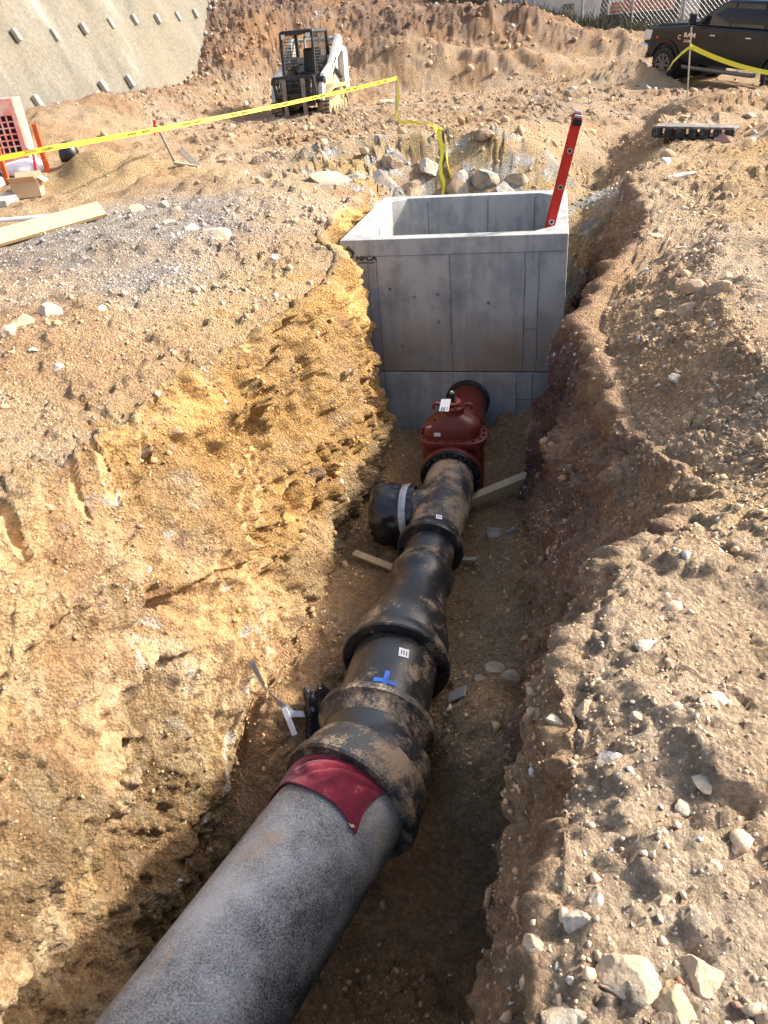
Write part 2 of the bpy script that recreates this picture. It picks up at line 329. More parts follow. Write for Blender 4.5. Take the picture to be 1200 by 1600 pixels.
for _k in range(12):
    _b = .9+_k*.38+_gr.uniform(-.1, .1); _z = _gr.uniform(-1.6, -.35); _l = _gr.uniform(.35, .8)
    BENCH.append((_b, _z, _b+_l, _z+_l*_gr.uniform(.3, .9), _gr.uniform(.15, .4), _gr.uniform(.06, .12), .12))
# (a, b, radius a, radius b, height, power)
MOUNDS = [
 (-.18, 2.62, .34, .30, .42, 1.4), (-.30, 3.0, .28, .30, .22), (-1.42, 2.95, .33, .38, .20), (-.05, 4.6, .3, .9, .10), (.0, 7.05, .7, .35, .28), (-1.75, 7.0, .4, .3, .12),
 (-1.5, 3.6, .3, .6, .10),
 (5.3, 21.0, 3.2, 2.4, -.30), (-1.5, 25.6, 2.4, .9, .55), (1.8, 23.8, 1.6, .8, .42), (-4.8, 26.0, 1.6, .8, .45), (-2.2, 28.6, 3.0, .9, .6), (2.2, 27.5, 1.8, 1.1, .5), (-7.5, 22.5, 1.5, .8, .25), (.2, 19.6, 1.6, .5, .16), (-1.5, 11.75, 1.9, .5, .34), (-6.6, 10.8, 1.3, .7, .42), (-4.6, 9.6, 1.0, .5, .20), (-4.4, 7.2, 1.2, 1.2, .10), (-3.0, 8.6, .8, .8, .15),
 (-3.4, 4.4, .8, .6, .12), (-3.0, 11.5, 1.2, .9, .15),
 (4.2, 11.6, 1.3, 1.0, .45), (2.9, 8.9, .8, .8, .12),
 (1.1, 13.6, 1.6, .8, .22), (2.6, 15.4, 1.5, .9, .20),
 (.6, 12.2, .55, .9, -.55), (.9, 13.8, .45, .9, -.5), (1.5, 15.2, .5, .9, -.35), (-.9, 12.9, 1.2, .8, .25),
 (.42, 1.35, .28, .30, .06), (.15, .95, .16, .25, .05), (.55, .55, .35, .3, .05),
]
PATCHES = [
 (-2.4, 5.6, .5, 1.0, (.55, .36, .15), .5),
 (2.6, 8.6, 1.4, 1.5, (.55, .38, .19), .6), (3.4, 10.8, 1.5, .7, (.50, .31, .12), .7),
 (-6.4, 10.6, 1.6, .8, (.52, .36, .18), .8), (.9, 2.9, .4, .4, (.56, .42, .24), .5), (1.3, 1.9, .5, .5, (.60, .50, .42), .5),
]
# ------------------------------------------------------------------ materials
def nodes(name):
    m = bpy.data.materials.new(name); m.use_nodes = True; t = m.node_tree
    return m, t, t.nodes['Principled BSDF']
def N_(t, typ, **k):
    n = t.nodes.new(typ)
    for a, v in k.items():
        if a.startswith('i_'): n.inputs[a[2:].replace('_', ' ')].default_value = v
        else: setattr(n, a, v)
    return n
def soil_material():
    m, t, b = nodes('soil'); L = t.links.new
    b.inputs['Roughness'].default_value = .95; b.inputs['Specular IOR Level'].default_value = .15
    at = N_(t, 'ShaderNodeAttribute', attribute_name='soil'); sm = N_(t, 'ShaderNodeAttribute', attribute_name='smooth')
    tc = N_(t, 'ShaderNodeTexCoord')
    n1 = N_(t, 'ShaderNodeTexNoise', i_Scale=28, i_Detail=8, i_Roughness=.72); L(tc.outputs['Object'], n1.inputs['Vector'])
    n2 = N_(t, 'ShaderNodeTexNoise', i_Scale=150, i_Detail=4, i_Roughness=.7); L(tc.outputs['Object'], n2.inputs['Vector'])
    vo = N_(t, 'ShaderNodeTexVoronoi', i_Scale=55, i_Randomness=1); L(tc.outputs['Object'], vo.inputs['Vector'])
    r1 = N_(t, 'ShaderNodeMapRange'); r1.inputs[1].default_value = .3; r1.inputs[2].default_value = .7; r1.inputs[3].default_value = .52; r1.inputs[4].default_value = 1.40
    L(n1.outputs['Fac'], r1.inputs[0])
    r2 = N_(t, 'ShaderNodeMapRange'); r2.inputs[1].default_value = .3; r2.inputs[2].default_value = .7; r2.inputs[3].default_value = .72; r2.inputs[4].default_value = 1.28
    L(n2.outputs['Fac'], r2.inputs[0])
    mu = N_(t, 'ShaderNodeMath', operation='MULTIPLY'); L(r1.outputs[0], mu.inputs[0]); L(r2.outputs[0], mu.inputs[1])
    vm = N_(t, 'ShaderNodeVectorMath', operation='SCALE'); L(at.outputs['Color'], vm.inputs[0]); L(mu.outputs[0], vm.inputs['Scale'])
    # pale grit
    vr = N_(t, 'ShaderNodeSeparateColor'); L(vo.outputs['Color'], vr.inputs[0])
    gt = N_(t, 'ShaderNodeMath', operation='GREATER_THAN'); gt.inputs[1].default_value = .86; L(vr.outputs[0], gt.inputs[0])
    lt = N_(t, 'ShaderNodeMath', operation='LESS_THAN'); lt.inputs[1].default_value = .36; L(vo.outputs['Distance'], lt.inputs[0])
    gm = N_(t, 'ShaderNodeMath', operation='MULTIPLY'); L(gt.outputs[0], gm.inputs[0]); L(lt.outputs[0], gm.inputs[1])
    g2 = N_(t, 'ShaderNodeMath', operation='MULTIPLY'); g2.inputs[1].default_value = .28; L(gm.outputs[0], g2.inputs[0])
    mx = N_(t, 'ShaderNodeMix', data_type='RGBA'); L(g2.outputs[0], mx.inputs[0]); L(vm.outputs[0], mx.inputs[6]); mx.inputs[7].default_value = (.62, .56, .48, 1)
    L(mx.outputs[2], b.inputs['Base Color'])
    su = N_(t, 'ShaderNodeMath', operation='MULTIPLY_ADD'); L(n1.outputs['Fac'], su.inputs[0]); su.inputs[1].default_value = 1.6; L(n2.outputs['Fac'], su.inputs[2])
    s3 = N_(t, 'ShaderNodeMath', operation='SUBTRACT'); L(su.outputs[0], s3.inputs[0]); L(vo.outputs['Distance'], s3.inputs[1])
    st = N_(t, 'ShaderNodeMapRange'); st.inputs[3].default_value = 1.0; st.inputs[4].default_value = .45; L(sm.outputs['Fac'], st.inputs[0])
    bp = N_(t, 'ShaderNodeBump', i_Distance=.035); L(st.outputs[0], bp.inputs['Strength']); L(s3.outputs[0], bp.inputs['Height']); L(bp.outputs[0], b.inputs['Normal'])
    return m
def basic(name, c, rough=.6, metal=0, spec=.5, var=.12, scale=8, dirt=None, dirt_amt=0.0, bump=0.0, bscale=60, dscale=5, coat=0, stretch=None):
    """paint / metal / plastic with uneven tone, an optional film of soil in patches and fine relief"""
    m, t, b = nodes(name); L = t.links.new
    b.inputs['Roughness'].default_value = rough; b.inputs['Metallic'].default_value = metal; b.inputs['Specular IOR Level'].default_value = spec
    b.inputs['Coat Weight'].default_value = coat
    tc = N_(t, 'ShaderNodeTexCoord'); src = tc.outputs['Object']
    if stretch:
        mp = N_(t, 'ShaderNodeMapping'); mp.inputs['Scale'].default_value = stretch; L(src, mp.inputs[0]); src = mp.outputs[0]
    n = N_(t, 'ShaderNodeTexNoise', i_Scale=scale, i_Detail=6, i_Roughness=.6); L(src, n.inputs['Vector'])
    r = N_(t, 'ShaderNodeMapRange'); r.inputs[1].default_value = .3; r.inputs[2].default_value = .7; r.inputs[3].default_value = 1-var; r.inputs[4].default_value = 1+var; L(n.outputs['Fac'], r.inputs[0])
    vm = N_(t, 'ShaderNodeVectorMath', operation='SCALE'); vm.inputs[0].default_value = c[:3]; L(r.outputs[0], vm.inputs['Scale'])
    out = vm.outputs[0]
    if dirt_amt:
        d = N_(t, 'ShaderNodeTexNoise', i_Scale=dscale, i_Detail=9, i_Roughness=.72); L(tc.outputs['Object'], d.inputs['Vector'])
        fg = N_(t, 'ShaderNodeTexNoise', i_Scale=75, i_Detail=4, i_Roughness=.8); L(tc.outputs['Object'], fg.inputs['Vector'])
        ad = N_(t, 'ShaderNodeMath', operation='MULTIPLY_ADD'); L(fg.outputs['Fac'], ad.inputs[0]); ad.inputs[1].default_value = .42; L(d.outputs['Fac'], ad.inputs[2])
        lo = .98-.55*dirt_amt
        dr = N_(t, 'ShaderNodeMapRange'); dr.inputs[1].default_value = lo-.06; dr.inputs[2].default_value = lo+.07; dr.inputs[3].default_value = 0; dr.inputs[4].default_value = .9; L(ad.outputs[0], dr.inputs[0])
        mx = N_(t, 'ShaderNodeMix', data_type='RGBA'); L(dr.outputs[0], mx.inputs[0]); L(out, mx.inputs[6]); mx.inputs[7].default_value = (*(dirt or (.34, .24, .15)), 1)
        out = mx.outputs[2]
        rr = N_(t, 'ShaderNodeMapRange'); rr.inputs[3].default_value = rough; rr.inputs[4].default_value = .95; L(dr.outputs[0], rr.inputs[0]); L(rr.outputs[0], b.inputs['Roughness'])
    L(out, b.inputs['Base Color'])
    if bump:
        bn = N_(t, 'ShaderNodeTexNoise', i_Scale=bscale, i_Detail=5); L(src, bn.inputs['Vector'])
        bp = N_(t, 'ShaderNodeBump', i_Strength=bump, i_Distance=.01); L(bn.outputs['Fac'], bp.inputs['Height']); L(bp.outputs[0], b.inputs['Normal'])
    return m
def rock_material():
    m, t, b = nodes('rock'); L = t.links.new
    b.inputs['Roughness'].default_value = .9; b.inputs['Specular IOR Level'].default_value = .25
    at = N_(t, 'ShaderNodeAttribute', attribute_name='soil'); tc = N_(t, 'ShaderNodeTexCoord'); oi = N_(t, 'ShaderNodeObjectInfo')
    n = N_(t, 'ShaderNodeTexNoise', i_Scale=22, i_Detail=8, i_Roughness=.7); L(tc.outputs['Object'], n.inputs['Vector'])
    r = N_(t, 'ShaderNodeMapRange'); r.inputs[1].default_value = .3; r.inputs[2].default_value = .7; r.inputs[3].default_value = .7; r.inputs[4].default_value = 1.25; L(n.outputs['Fac'], r.inputs[0])
    mm = N_(t, 'ShaderNodeVectorMath', operation='MULTIPLY'); L(at.outputs['Color'], mm.inputs[0]); L(oi.outputs['Color'], mm.inputs[1])
    vm = N_(t, 'ShaderNodeVectorMath', operation='SCALE'); L(mm.outputs[0], vm.inputs[0]); L(r.outputs[0], vm.inputs['Scale'])
    d = N_(t, 'ShaderNodeTexNoise', i_Scale=7, i_Detail=5); L(tc.outputs['Object'], d.inputs['Vector'])
    dr = N_(t, 'ShaderNodeMapRange'); dr.inputs[1].default_value = .42; dr.inputs[2].default_value = .58; dr.inputs[4].default_value = .75; L(d.outputs['Fac'], dr.inputs[0])
    mx = N_(t, 'ShaderNodeMix', data_type='RGBA'); L(dr.outputs[0], mx.inputs[0]); L(vm.outputs[0], mx.inputs[6]); mx.inputs[7].default_value = (.47, .34, .215, 1)
    L(mx.outputs[2], b.inputs['Base Color'])
    bp = N_(t, 'ShaderNodeBump', i_Strength=.8, i_Distance=.01); L(n.outputs['Fac'], bp.inputs['Height']); L(bp.outputs[0], b.inputs['Normal'])
    return m
SOIL = soil_material(); ROCK = rock_material()

# ------------------------------------------------------------------ ground object
gme, GP, GN, GA, (nb_, nc_) = build_ground()
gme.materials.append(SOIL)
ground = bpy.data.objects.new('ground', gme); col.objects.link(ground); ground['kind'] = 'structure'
gtree = None
def build_tree():
    global gtree
    nv = nb_*nc_; s = 2
    g = GP.reshape(nb_, nc_, 3)[::s, ::s]; h, w_ = g.shape[:2]; ii = np.arange(h*w_).reshape(h, w_)
    q = np.stack([ii[:-1, :-1], ii[:-1, 1:], ii[1:, 1:], ii[1:, :-1]], -1).reshape(-1, 4)
    gtree = BVHTree.FromPolygons(g.reshape(-1, 3).tolist(), q.tolist())
build_tree()
def gz(x, y, top=6.0):
    """height and normal of the ground under (x, y), looking down from `top`"""
    loc, nor, i, d = gtree.ray_cast(Vector((x, y, top)), Vector((0, 0, -1)))
    if loc is None: return 0.0, Vector((0, 0, 1))
    return loc.z, (nor if nor.z > 0 else -nor)
# ------------------------------------------------------------------ mesh building helpers
class MB:
    def __init__(s, M=None): s.v = []; s.f = []; s.M = M or Matrix.Identity(4)
    def add(s, vs, fs):
        o = len(s.v); s.v += [s.M @ Vector(v) for v in vs]; s.f += [[i+o for i in f] for f in fs]; return s
    def box(s, c, d, rot=None, top=None):
        """box of size d at centre c; top=(sx, sy) scales its upper face"""
        x, y, z = d[0]/2, d[1]/2, d[2]/2; tx, ty = top or (1, 1)
        vs = [(-x, -y, -z), (x, -y, -z), (x, y, -z), (-x, y, -z), (-x*tx, -y*ty, z), (x*tx, -y*ty, z), (x*tx, y*ty, z), (-x*tx, y*ty, z)]
        q = rot if isinstance(rot, Matrix) else (Euler(rot).to_matrix() if rot else Matrix.Identity(3))
        return s.add([q @ Vector(v)+Vector(c) for v in vs], [(0, 3, 2, 1), (4, 5, 6, 7), (0, 1, 5, 4), (1, 2, 6, 5), (2, 3, 7, 6), (3, 0, 4, 7)])
    def beam(s, p0, p1, w_, h_, up=(0, 0, 1)):
        p0, p1 = Vector(p0), Vector(p1); y = (p1-p0).normalized(); x = y.cross(Vector(up)).normalized(); z = x.cross(y)
        return s.box((p0+p1)/2, (w_, (p1-p0).length, h_), Matrix((x, y, z)).transposed())
    def sweep(s, path, rad, n=24, caps=True, sq=None):
        """tube along a path; rad is one radius, or one per point"""
        path = [Vector(p) for p in path]; k = len(path)
        rad = rad if hasattr(rad, '__len__') else [rad]*k
        T = [(path[min(i+1, k-1)]-path[max(i-1, 0)]) for i in range(k)]
        for i in range(k):
            if T[i].length < 1e-7: T[i] = T[i-1] if i else path[-1]-path[0]
            T[i] = T[i].normalized()
        ref = Vector((0, 0, 1)) if abs(T[0].z) < .9 else Vector((1, 0, 0))
        u = T[0].cross(ref).normalized(); vs = []; fs = []
        for i in range(k):
            u = (u-T[i]*u.dot(T[i])).normalized(); v = T[i].cross(u)
            for j in range(n):
                a = 2*math.pi*j/n; vs.append(path[i]+(u*math.cos(a)+v*math.sin(a))*rad[i])
        for i in range(k-1):
            for j in range(n):
                a, b = i*n+j, i*n+(j+1) % n; fs.append((a, b, b+n, a+n))
        if caps: fs.append(tuple(range(n-1, -1, -1))); fs.append(tuple(range((k-1)*n, k*n)))
        return s.add(vs, fs)
    def prism(s, pts, d, frame=None):
        """2-D outline (x, y) extruded along z by d; frame maps it into place"""
        n = len(pts); fr = frame or Matrix.Identity(4)
        vs = [fr @ Vector((x, y, 0)) for x, y in pts]+[fr @ Vector((x, y, d)) for x, y in pts]
        return s.add(vs, [tuple(range(n-1, -1, -1)), tuple(range(n, 2*n))]+[(i, (i+1) % n, (i+1) % n+n, i+n) for i in range(n)])
    def disc(s, c, ax, r, t, n=16):
        c = Vector(c); ax = Vector(ax).normalized(); return s.sweep([c-ax*t/2, c+ax*t/2], r, n)
    def build(s, name, mat, parent=None, smooth=False, bevel=0, seg=2, angle=40, sub=0):
        me = bpy.data.meshes.new(name); me.from_pydata([tuple(v) for v in s.v], [], s.f)
        bm = bmesh.new(); bm.from_mesh(me); bmesh.ops.recalc_face_normals(bm, faces=bm.faces)
        if bevel:
            ed = [e for e in bm.edges if len(e.link_faces) == 2 and e.calc_face_angle(0) > R(angle)]
            bmesh.ops.bevel(bm, geom=ed, offset=bevel, segments=seg, affect='EDGES', profile=.5, clamp_overlap=True)
        bm.to_mesh(me); bm.free()
        me.materials.append(mat)
        if smooth:
            for p in me.polygons: p.use_smooth = True
            me.update()
            try: me.set_sharp_from_angle(angle=R(smooth if smooth is not True else 38))
            except Exception: pass
        o = bpy.data.objects.new(name, me); col.objects.link(o)
        if parent: o.parent = parent
        return o
def tag(o, label, cat=None, group=None, kind=None):
    if label: o['label'] = label
    if cat: o['category'] = cat
    if group: o['group'] = group
    if kind: o['kind'] = kind
    return o
def thing(name, label, cat, loc=(0, 0, 0), rot=(0, 0, 0), group=None):
    o = bpy.data.objects.new(name, None); o.empty_display_size = .1; col.objects.link(o)
    o.location = loc; o.rotation_euler = rot; return tag(o, label, cat, group)
def loc_of(root): return Matrix.Translation(-root.location)       # for parts given in world coordinates on an unrotated thing
def copypart(o, parent, M):
    c = o.copy(); col.objects.link(c); c.parent = parent; c.matrix_local = M; return c
def text_mesh(s, size, name, mat, parent, M, ext=.001, bold=0.0):
    cu = bpy.data.curves.new(name, 'FONT'); cu.body = s; cu.size = size; cu.extrude = ext; cu.offset = bold; cu.align_x = 'LEFT'; cu.resolution_u = 3
    o = bpy.data.objects.new(name, cu); col.objects.link(o)
    me = bpy.data.meshes.new_from_object(o.evaluated_get(bpy.context.evaluated_depsgraph_get())); bpy.data.objects.remove(o)
    me.materials.clear(); me.materials.append(mat)
    o = bpy.data.objects.new(name, me); col.objects.link(o)
    if parent: o.parent = parent
    o.matrix_local = M; return o
def face_frame(o, x, z):
    """matrix with local x along x, local z (out of the face) along z"""
    x = Vector(x).normalized(); z = Vector(z).normalized(); y = z.cross(x).normalized(); x = y.cross(z)
    m = Matrix((x, y, z)).transposed().to_4x4(); m.translation = Vector(o); return m

M_ = {}
M_['black_iron'] = basic('black_iron', (.018, .019, .021), .36, spec=.6, dirt=(.35, .25, .155), dirt_amt=.30, bump=.25, bscale=30, dscale=4.5)
M_['dirty_iron'] = basic('dirty_iron', (.03, .03, .031), .5, spec=.5, dirt=(.36, .255, .16), dirt_amt=.45, bump=.5, bscale=40, dscale=3.5)
M_['red_paint'] = basic('red_paint', (.125, .017, .011), .42, spec=.5, var=.15, dirt=(.35, .2, .12), dirt_amt=.15, bump=.1, dscale=9)
M_['bolt_black'] = basic('bolt_black', (.02, .02, .02), .35, metal=.4, var=.3, scale=40)
M_['white_label'] = basic('white_label', (.75, .75, .75), .6, var=.05)
M_['ink'] = basic('ink', (.02, .02, .025), .7, var=.02)
M_['timber'] = basic('timber', (.50, .36, .20), .8, var=.2, scale=6, bump=.3, stretch=(1, 18, 18), bscale=12, dirt=(.4, .29, .19), dirt_amt=.25)
M_['grey_timber'] = basic('grey_timber', (.36, .30, .23), .85, var=.25, scale=8, bump=.3, dirt=(.4, .29, .19), dirt_amt=.35)
M_['tape'] = basic('tape', (.75, .66, .035), .45, var=.08)
M_['orange_paint'] = basic('orange_paint', (.70, .10, .018), .5, var=.1, dirt=(.4, .3, .2), dirt_amt=.1)
M_['ladder_red'] = basic('ladder_red', (.58, .022, .012), .4, var=.12, dirt=(.5, .35, .25), dirt_amt=.06, dscale=25)
M_['alu'] = basic('alu', (.62, .62, .62), .35, metal=.8, var=.1)
M_['black_plastic'] = basic('black_plastic', (.012, .012, .014), .28, spec=.6, var=.3, bump=.6, bscale=9)
M_['grey_tape'] = basic('grey_tape', (.33, .35, .38), .35, metal=.3, var=.2, scale=14, bump=.4, bscale=25)
M_['rubber'] = basic('rubber', (.022, .021, .020), .8, var=.25, dirt=(.38, .28, .19), dirt_amt=.25, dscale=8)

# ------------------------------------------------------------------ precast concrete vault
def concrete_material(name='concrete'):
    m, t, b = nodes(name); L = t.links.new
    b.inputs['Roughness'].default_value = .85; b.inputs['Specular IOR Level'].default_value = .3
    tc = N_(t, 'ShaderNodeTexCoord')
    mp = N_(t, 'ShaderNodeMapping'); mp.inputs['Scale'].default_value = (5, 5, .7); L(tc.outputs['Object'], mp.inputs[0])
    a = N_(t, 'ShaderNodeTexNoise', i_Scale=1.6, i_Detail=7, i_Roughness=.6); L(mp.outputs[0], a.inputs['Vector'])
    n = N_(t, 'ShaderNodeTexNoise', i_Scale=2.2, i_Detail=9, i_Roughness=.68); L(tc.outputs['Object'], n.inputs['Vector'])
    f = N_(t, 'ShaderNodeTexNoise', i_Scale=90, i_Detail=3); L(tc.outputs['Object'], f.inputs['Vector'])
    s = N_(t, 'ShaderNodeMath', operation='MULTIPLY_ADD'); L(a.outputs['Fac'], s.inputs[0]); s.inputs[1].default_value = .6; L(n.outputs['Fac'], s.inputs[2])
    s2 = N_(t, 'ShaderNodeMath', operation='MULTIPLY_ADD'); L(f.outputs['Fac'], s2.inputs[0]); s2.inputs[1].default_value = .25; L(s.outputs[0], s2.inputs[2])
    cr = N_(t, 'ShaderNodeValToRGB'); L(s2.outputs[0], cr.inputs[0])
    e = cr.color_ramp.elements; e[0].position = .72; e[0].color = (.21, .21, .205, 1); e[1].position = 1.0; e[1].color = (.38, .376, .36, 1)
    e_ = cr.color_ramp.elements.new(.88); e_.color = (.29, .29, .285, 1)
    # mud splashed on the lower part
    sx = N_(t, 'ShaderNodeSeparateXYZ'); L(tc.outputs['Object'], sx.inputs[0])
    mr = N_(t, 'ShaderNodeMapRange'); mr.inputs[1].default_value = -.70; mr.inputs[2].default_value = -1.12; L(sx.outputs[2], mr.inputs[0])
    gt = N_(t, 'ShaderNodeMapRange'); gt.inputs[1].default_value = -1.33; gt.inputs[2].default_value = -1.31; L(sx.outputs[2], gt.inputs[0])
    mm = N_(t, 'ShaderNodeMath', operation='MULTIPLY'); L(mr.outputs[0], mm.inputs[0]); L(gt.outputs[0], mm.inputs[1])
    nn = N_(t, 'ShaderNodeMapRange'); nn.inputs[1].default_value = .36; nn.inputs[2].default_value = .56; nn.inputs[4].default_value = .85; L(n.outputs['Fac'], nn.inputs[0])
    m3 = N_(t, 'ShaderNodeMath', operation='MULTIPLY'); L(mm.outputs[0], m3.inputs[0]); L(nn.outputs[0], m3.inputs[1])
    mx = N_(t, 'ShaderNodeMix', data_type='RGBA'); L(m3.outputs[0], mx.inputs[0]); L(cr.outputs[0], mx.inputs[6]); mx.inputs[7].default_value = (.235, .175, .105, 1)
    L(mx.outputs[2], b.inputs['Base Color'])
    bp = N_(t, 'ShaderNodeBump', i_Strength=.35, i_Distance=.006); L(f.outputs['Fac'], bp.inputs['Height']); L(bp.outputs[0], b.inputs['Normal'])
    return m
M_['concrete'] = concrete_material()
M_['seam'] = basic('seam', (.15, .155, .16), .9, var=.5, scale=14)
VW, VD = 2.134, 2.192
vault = thing('concrete_vault', 'open grey precast concrete vault standing at the far end of the trench', 'concrete vault', (-.198, 7.355, -.008), (0, 0, YAW))
def ring(z0, z1, name, floor=False):
    wl, ch = .152, .16
    o = [(0, 0), (VW, 0), (VW, VD), (0, VD)]
    i = [(wl+ch, wl), (VW-wl-ch, wl), (VW-wl, wl+ch), (VW-wl, VD-wl-ch), (VW-wl-ch, VD-wl), (wl+ch, VD-wl), (wl, VD-wl-ch), (wl, wl+ch)]
    mb = MB(); V = [(x, y, z) for z in (z0, z1) for x, y in o]+[(x, y, z) for z in (z0, z1) for x, y in i]
    Fs = [(k, (k+1) % 4, (k+1) % 4+4, k+4) for k in range(4)]+[(8+k, 16+k, 16+(k+1) % 8, 8+(k+1) % 8) for k in range(8)]
    for zo, zi, fl in ((0, 8, 1), (4, 16, 0)):
        for k in range(4):      # cap strips: corner k, then edge k
            c = [zo+k, zi+(2*k-1) % 8, zi+(2*k) % 8]; q = [zo+k, zi+(2*k) % 8, zi+(2*k+1) % 8, zo+(k+1) % 4]
            Fs += [tuple(c[::-1]) if fl else tuple(c), tuple(q[::-1]) if fl else tuple(q)]
    mb.add(V, Fs); ob = mb.build(name, M_['concrete'], vault, bevel=.008, seg=2, angle=30); return ob
ring(-1.32, 0, 'upper_section'); ring(-2.35, -1.331, 'lower_section')
MB().box((VW/2, VD/2, -2.28), (VW-.31, VD-.31, .1)).build('floor_slab', M_['concrete'], vault)
MB().box((VW/2, VD/2, -1.3255), (VW-.03, VD-.03, .010)).build('joint_sealant', M_['ink'], vault)
def seam(x0, z0, x1, z1, w_=.008):
    n = 14; pts = []
    for i in range(n+1):
        t = i/n; pts.append((x0+(x1-x0)*t+rnd.uniform(-.003, .003), z0+(z1-z0)*t+rnd.uniform(-.002, .002)))
    mb = MB(); V = []; Fs = []
    vert = abs(x1-x0) < abs(z1-z0)
    for i, (x, z) in enumerate(pts):
        h = w_*rnd.uniform(.2, .75)
        for k, y in ((-h, -.0005), (h, -.0005), (h*.6, -.005), (-h*.6, -.005)):
            V.append((x+k, y, z) if vert else (x, y, z+k))
    for i in range(n):
        for k in range(4): Fs.append((4*i+k, 4*i+(k+1) % 4, 4*i+4+(k+1) % 4, 4*i+4+k))
    return mb.add(V, Fs).build('form_seam', M_['seam'], vault)
seam(.005, -.155, VW-.01, -.15, .007)
for x, z0, z1 in ((.345, -.16, -1.315), (.26, -.2, -1.3), (1.056, -.16, -1.315), (1.755, -.16, -1.315), (1.885, -.16, -1.315)): seam(x, z0, x, z1)
seam(1.755, -.88, 1.885, -.88, .006); seam(.25, -.86, .345, -.86, .006)
for x in (.345, 1.056, 1.70, 1.86): seam(x, -1.34, x+.006, -2.2, .009)
seam(1.70, -1.62, 1.86, -1.62, .006)
for (x, z) in ((.46, -.47), (.70, -.55), (.93, -.53), (.93, -.8), (.55, -1.05), (1.42, -.62)):
    MB().disc((x, -.0005, z), (0, 1, 0), .016, .006, 14).build('tie_hole', M_['seam'], vault)
# inside seams
for x in (.55, 1.25, 1.78):
    MB().box((x, VD-.154, -.62), (.008, .005, 1.15)).build('form_seam', M_['seam'], vault)
MB().box((.1545, 1.1, -.7), (.005, .010, 1.2)).build('form_seam', M_['seam'], vault)
# stencilled mark
logo = MB()
cx, cz, r_ = .085, -.115, .055
P4 = [(cx, cz+r_*1.15), (cx+r_, cz), (cx, cz-r_*1.15), (cx-r_, cz)]
for k in range(4):
    a_, b_ = P4[k], P4[(k+1) % 4]; logo.beam((a_[0], -.002, a_[1]), (b_[0], -.002, b_[1]), .003, .009, (0, 1, 0))
logo.add([(cx-r_*.75, -.003, cz+.005), (cx-.01, -.003, cz+.055), (cx+r_*.95, -.003, cz+.0), (cx+.035, -.003, cz-.045), (cx+.02, -.003, cz+.0), (cx-.02, -.003, cz+.028)], [(0, 1, 2, 3, 4, 5)])
logo.build('stencil_emblem', M_['ink'], vault)
text_mesh('NPCA', .072, 'stencil_lettering', M_['ink'], vault, Matrix.Translation((.150, -.002, -.190)) @ Matrix.Rotation(R(90), 4, 'X') @ Matrix.Diagonal((1.05, .82, 1, 1)), .0008, .004)
text_mesh('CERTIFIED PLANT', .024, 'stencil_lettering', M_['ink'], vault, Matrix.Translation((.165, -.002, -.220)) @ Matrix.Rotation(R(90), 4, 'X') @ Matrix.Diagonal((.86, 1, 1, 1)), .0008, .0006)

# ------------------------------------------------------------------ ladder inside the vault
def ladder():
    up = (W(.19, 7.42, .876)-W(-.012, 7.42, -.05)).normalized(); foot = W(-.012, 7.42, -.05)-up*2.2
    root = thing('extension_ladder', 'red fibreglass ladder leaning out of the open concrete vault', 'ladder', foot)
    bdir = Vector((n2[0], n2[1], 0)); side = up.cross(bdir).normalized()
    Lm = loc_of(root); H = 3.15
    for k, b in enumerate((0, .40)):
        p0 = foot+bdir*b; p1 = p0+up*H; mb = MB(Lm)
        for sgn in (-1, 1): mb.beam(p0+side*sgn*.036+bdir*(.016 if k == 0 else -.016), p1+side*sgn*.036+bdir*(.016 if k == 0 else -.016), .005, .034, bdir) if False else mb.box((p0+p1)/2+side*sgn*.036+bdir*(.014 if k == 0 else -.014), (.006, .034, H), Matrix((side, bdir, up)).transposed())
        mb.box((p0+p1)/2, (.078, .006, H), Matrix((side, bdir, up)).transposed())
        mb.build('rail', M_['ladder_red'], root, bevel=.002, seg=1)
        MB(Lm).box(p1-up*.035, (.083, .040, .05), Matrix((side, bdir, up)).transposed()).build('end_cap', M_['black_plastic'], root, bevel=.006)
        MB(Lm).box(p1+up*.012, (.070, .034, .022), Matrix((side, bdir, up)).transposed()).build('top_pad', M_['alu'], root, bevel=.005)
        MB(Lm).box(p0+up*.0, (.10, .07, .03), Matrix((side, bdir, up)).transposed()).build('foot', M_['rubber'], root)
    h = H-.262
    while h > .1:
        c = foot+up*h
        MB(Lm).sweep([c-bdir*.006, c+bdir*.406], .015, 12).build('rung', M_['alu'], root, smooth=True)
        mb = MB(Lm).disc(c-bdir*.006, bdir, .023, .007, 20); mb.build('rung_collar', M_['alu'], root, smooth=True)
        MB(Lm).disc(c-bdir*.0105, bdir, .015, .003, 16).build('rung_bore', M_['ink'], root)
        h -= .305
ladder()
# ------------------------------------------------------------------ pipeline along the trench floor
def ax(b, z=-1.65): return W(float(np.interp(b, [0, 5.2, 6.0, 8], [-.919, -.748, -.76, -.775])), b, z)
def lerp_path(ps, n):
    out = []
    for i in range(len(ps)-1):
        for k in range(n): out.append(Vector(ps[i]).lerp(Vector(ps[i+1]), k/n))
    return out+[Vector(ps[-1])]
def rot_sweep(root, name, prof, mat, n=56, caps=True):
    """prof: list of (b, radius) along the pipeline"""
    return MB(loc_of(root)).sweep([ax(b) for b, r in prof], [r for b, r in prof], n, caps).build(name, mat, root, smooth=30)
def on_pipe(b, r, phi, up=.002):
    """point and frame on a pipe of radius r at station b; phi from the top towards the right"""
    t = (ax(b+.01)-ax(b)).normalized(); side = t.cross(Vector((0, 0, 1))).normalized()
    nrm = Vector((0, 0, 1))*math.cos(phi)+side*math.sin(phi)
    return ax(b)+nrm*(r+up), t, side, nrm
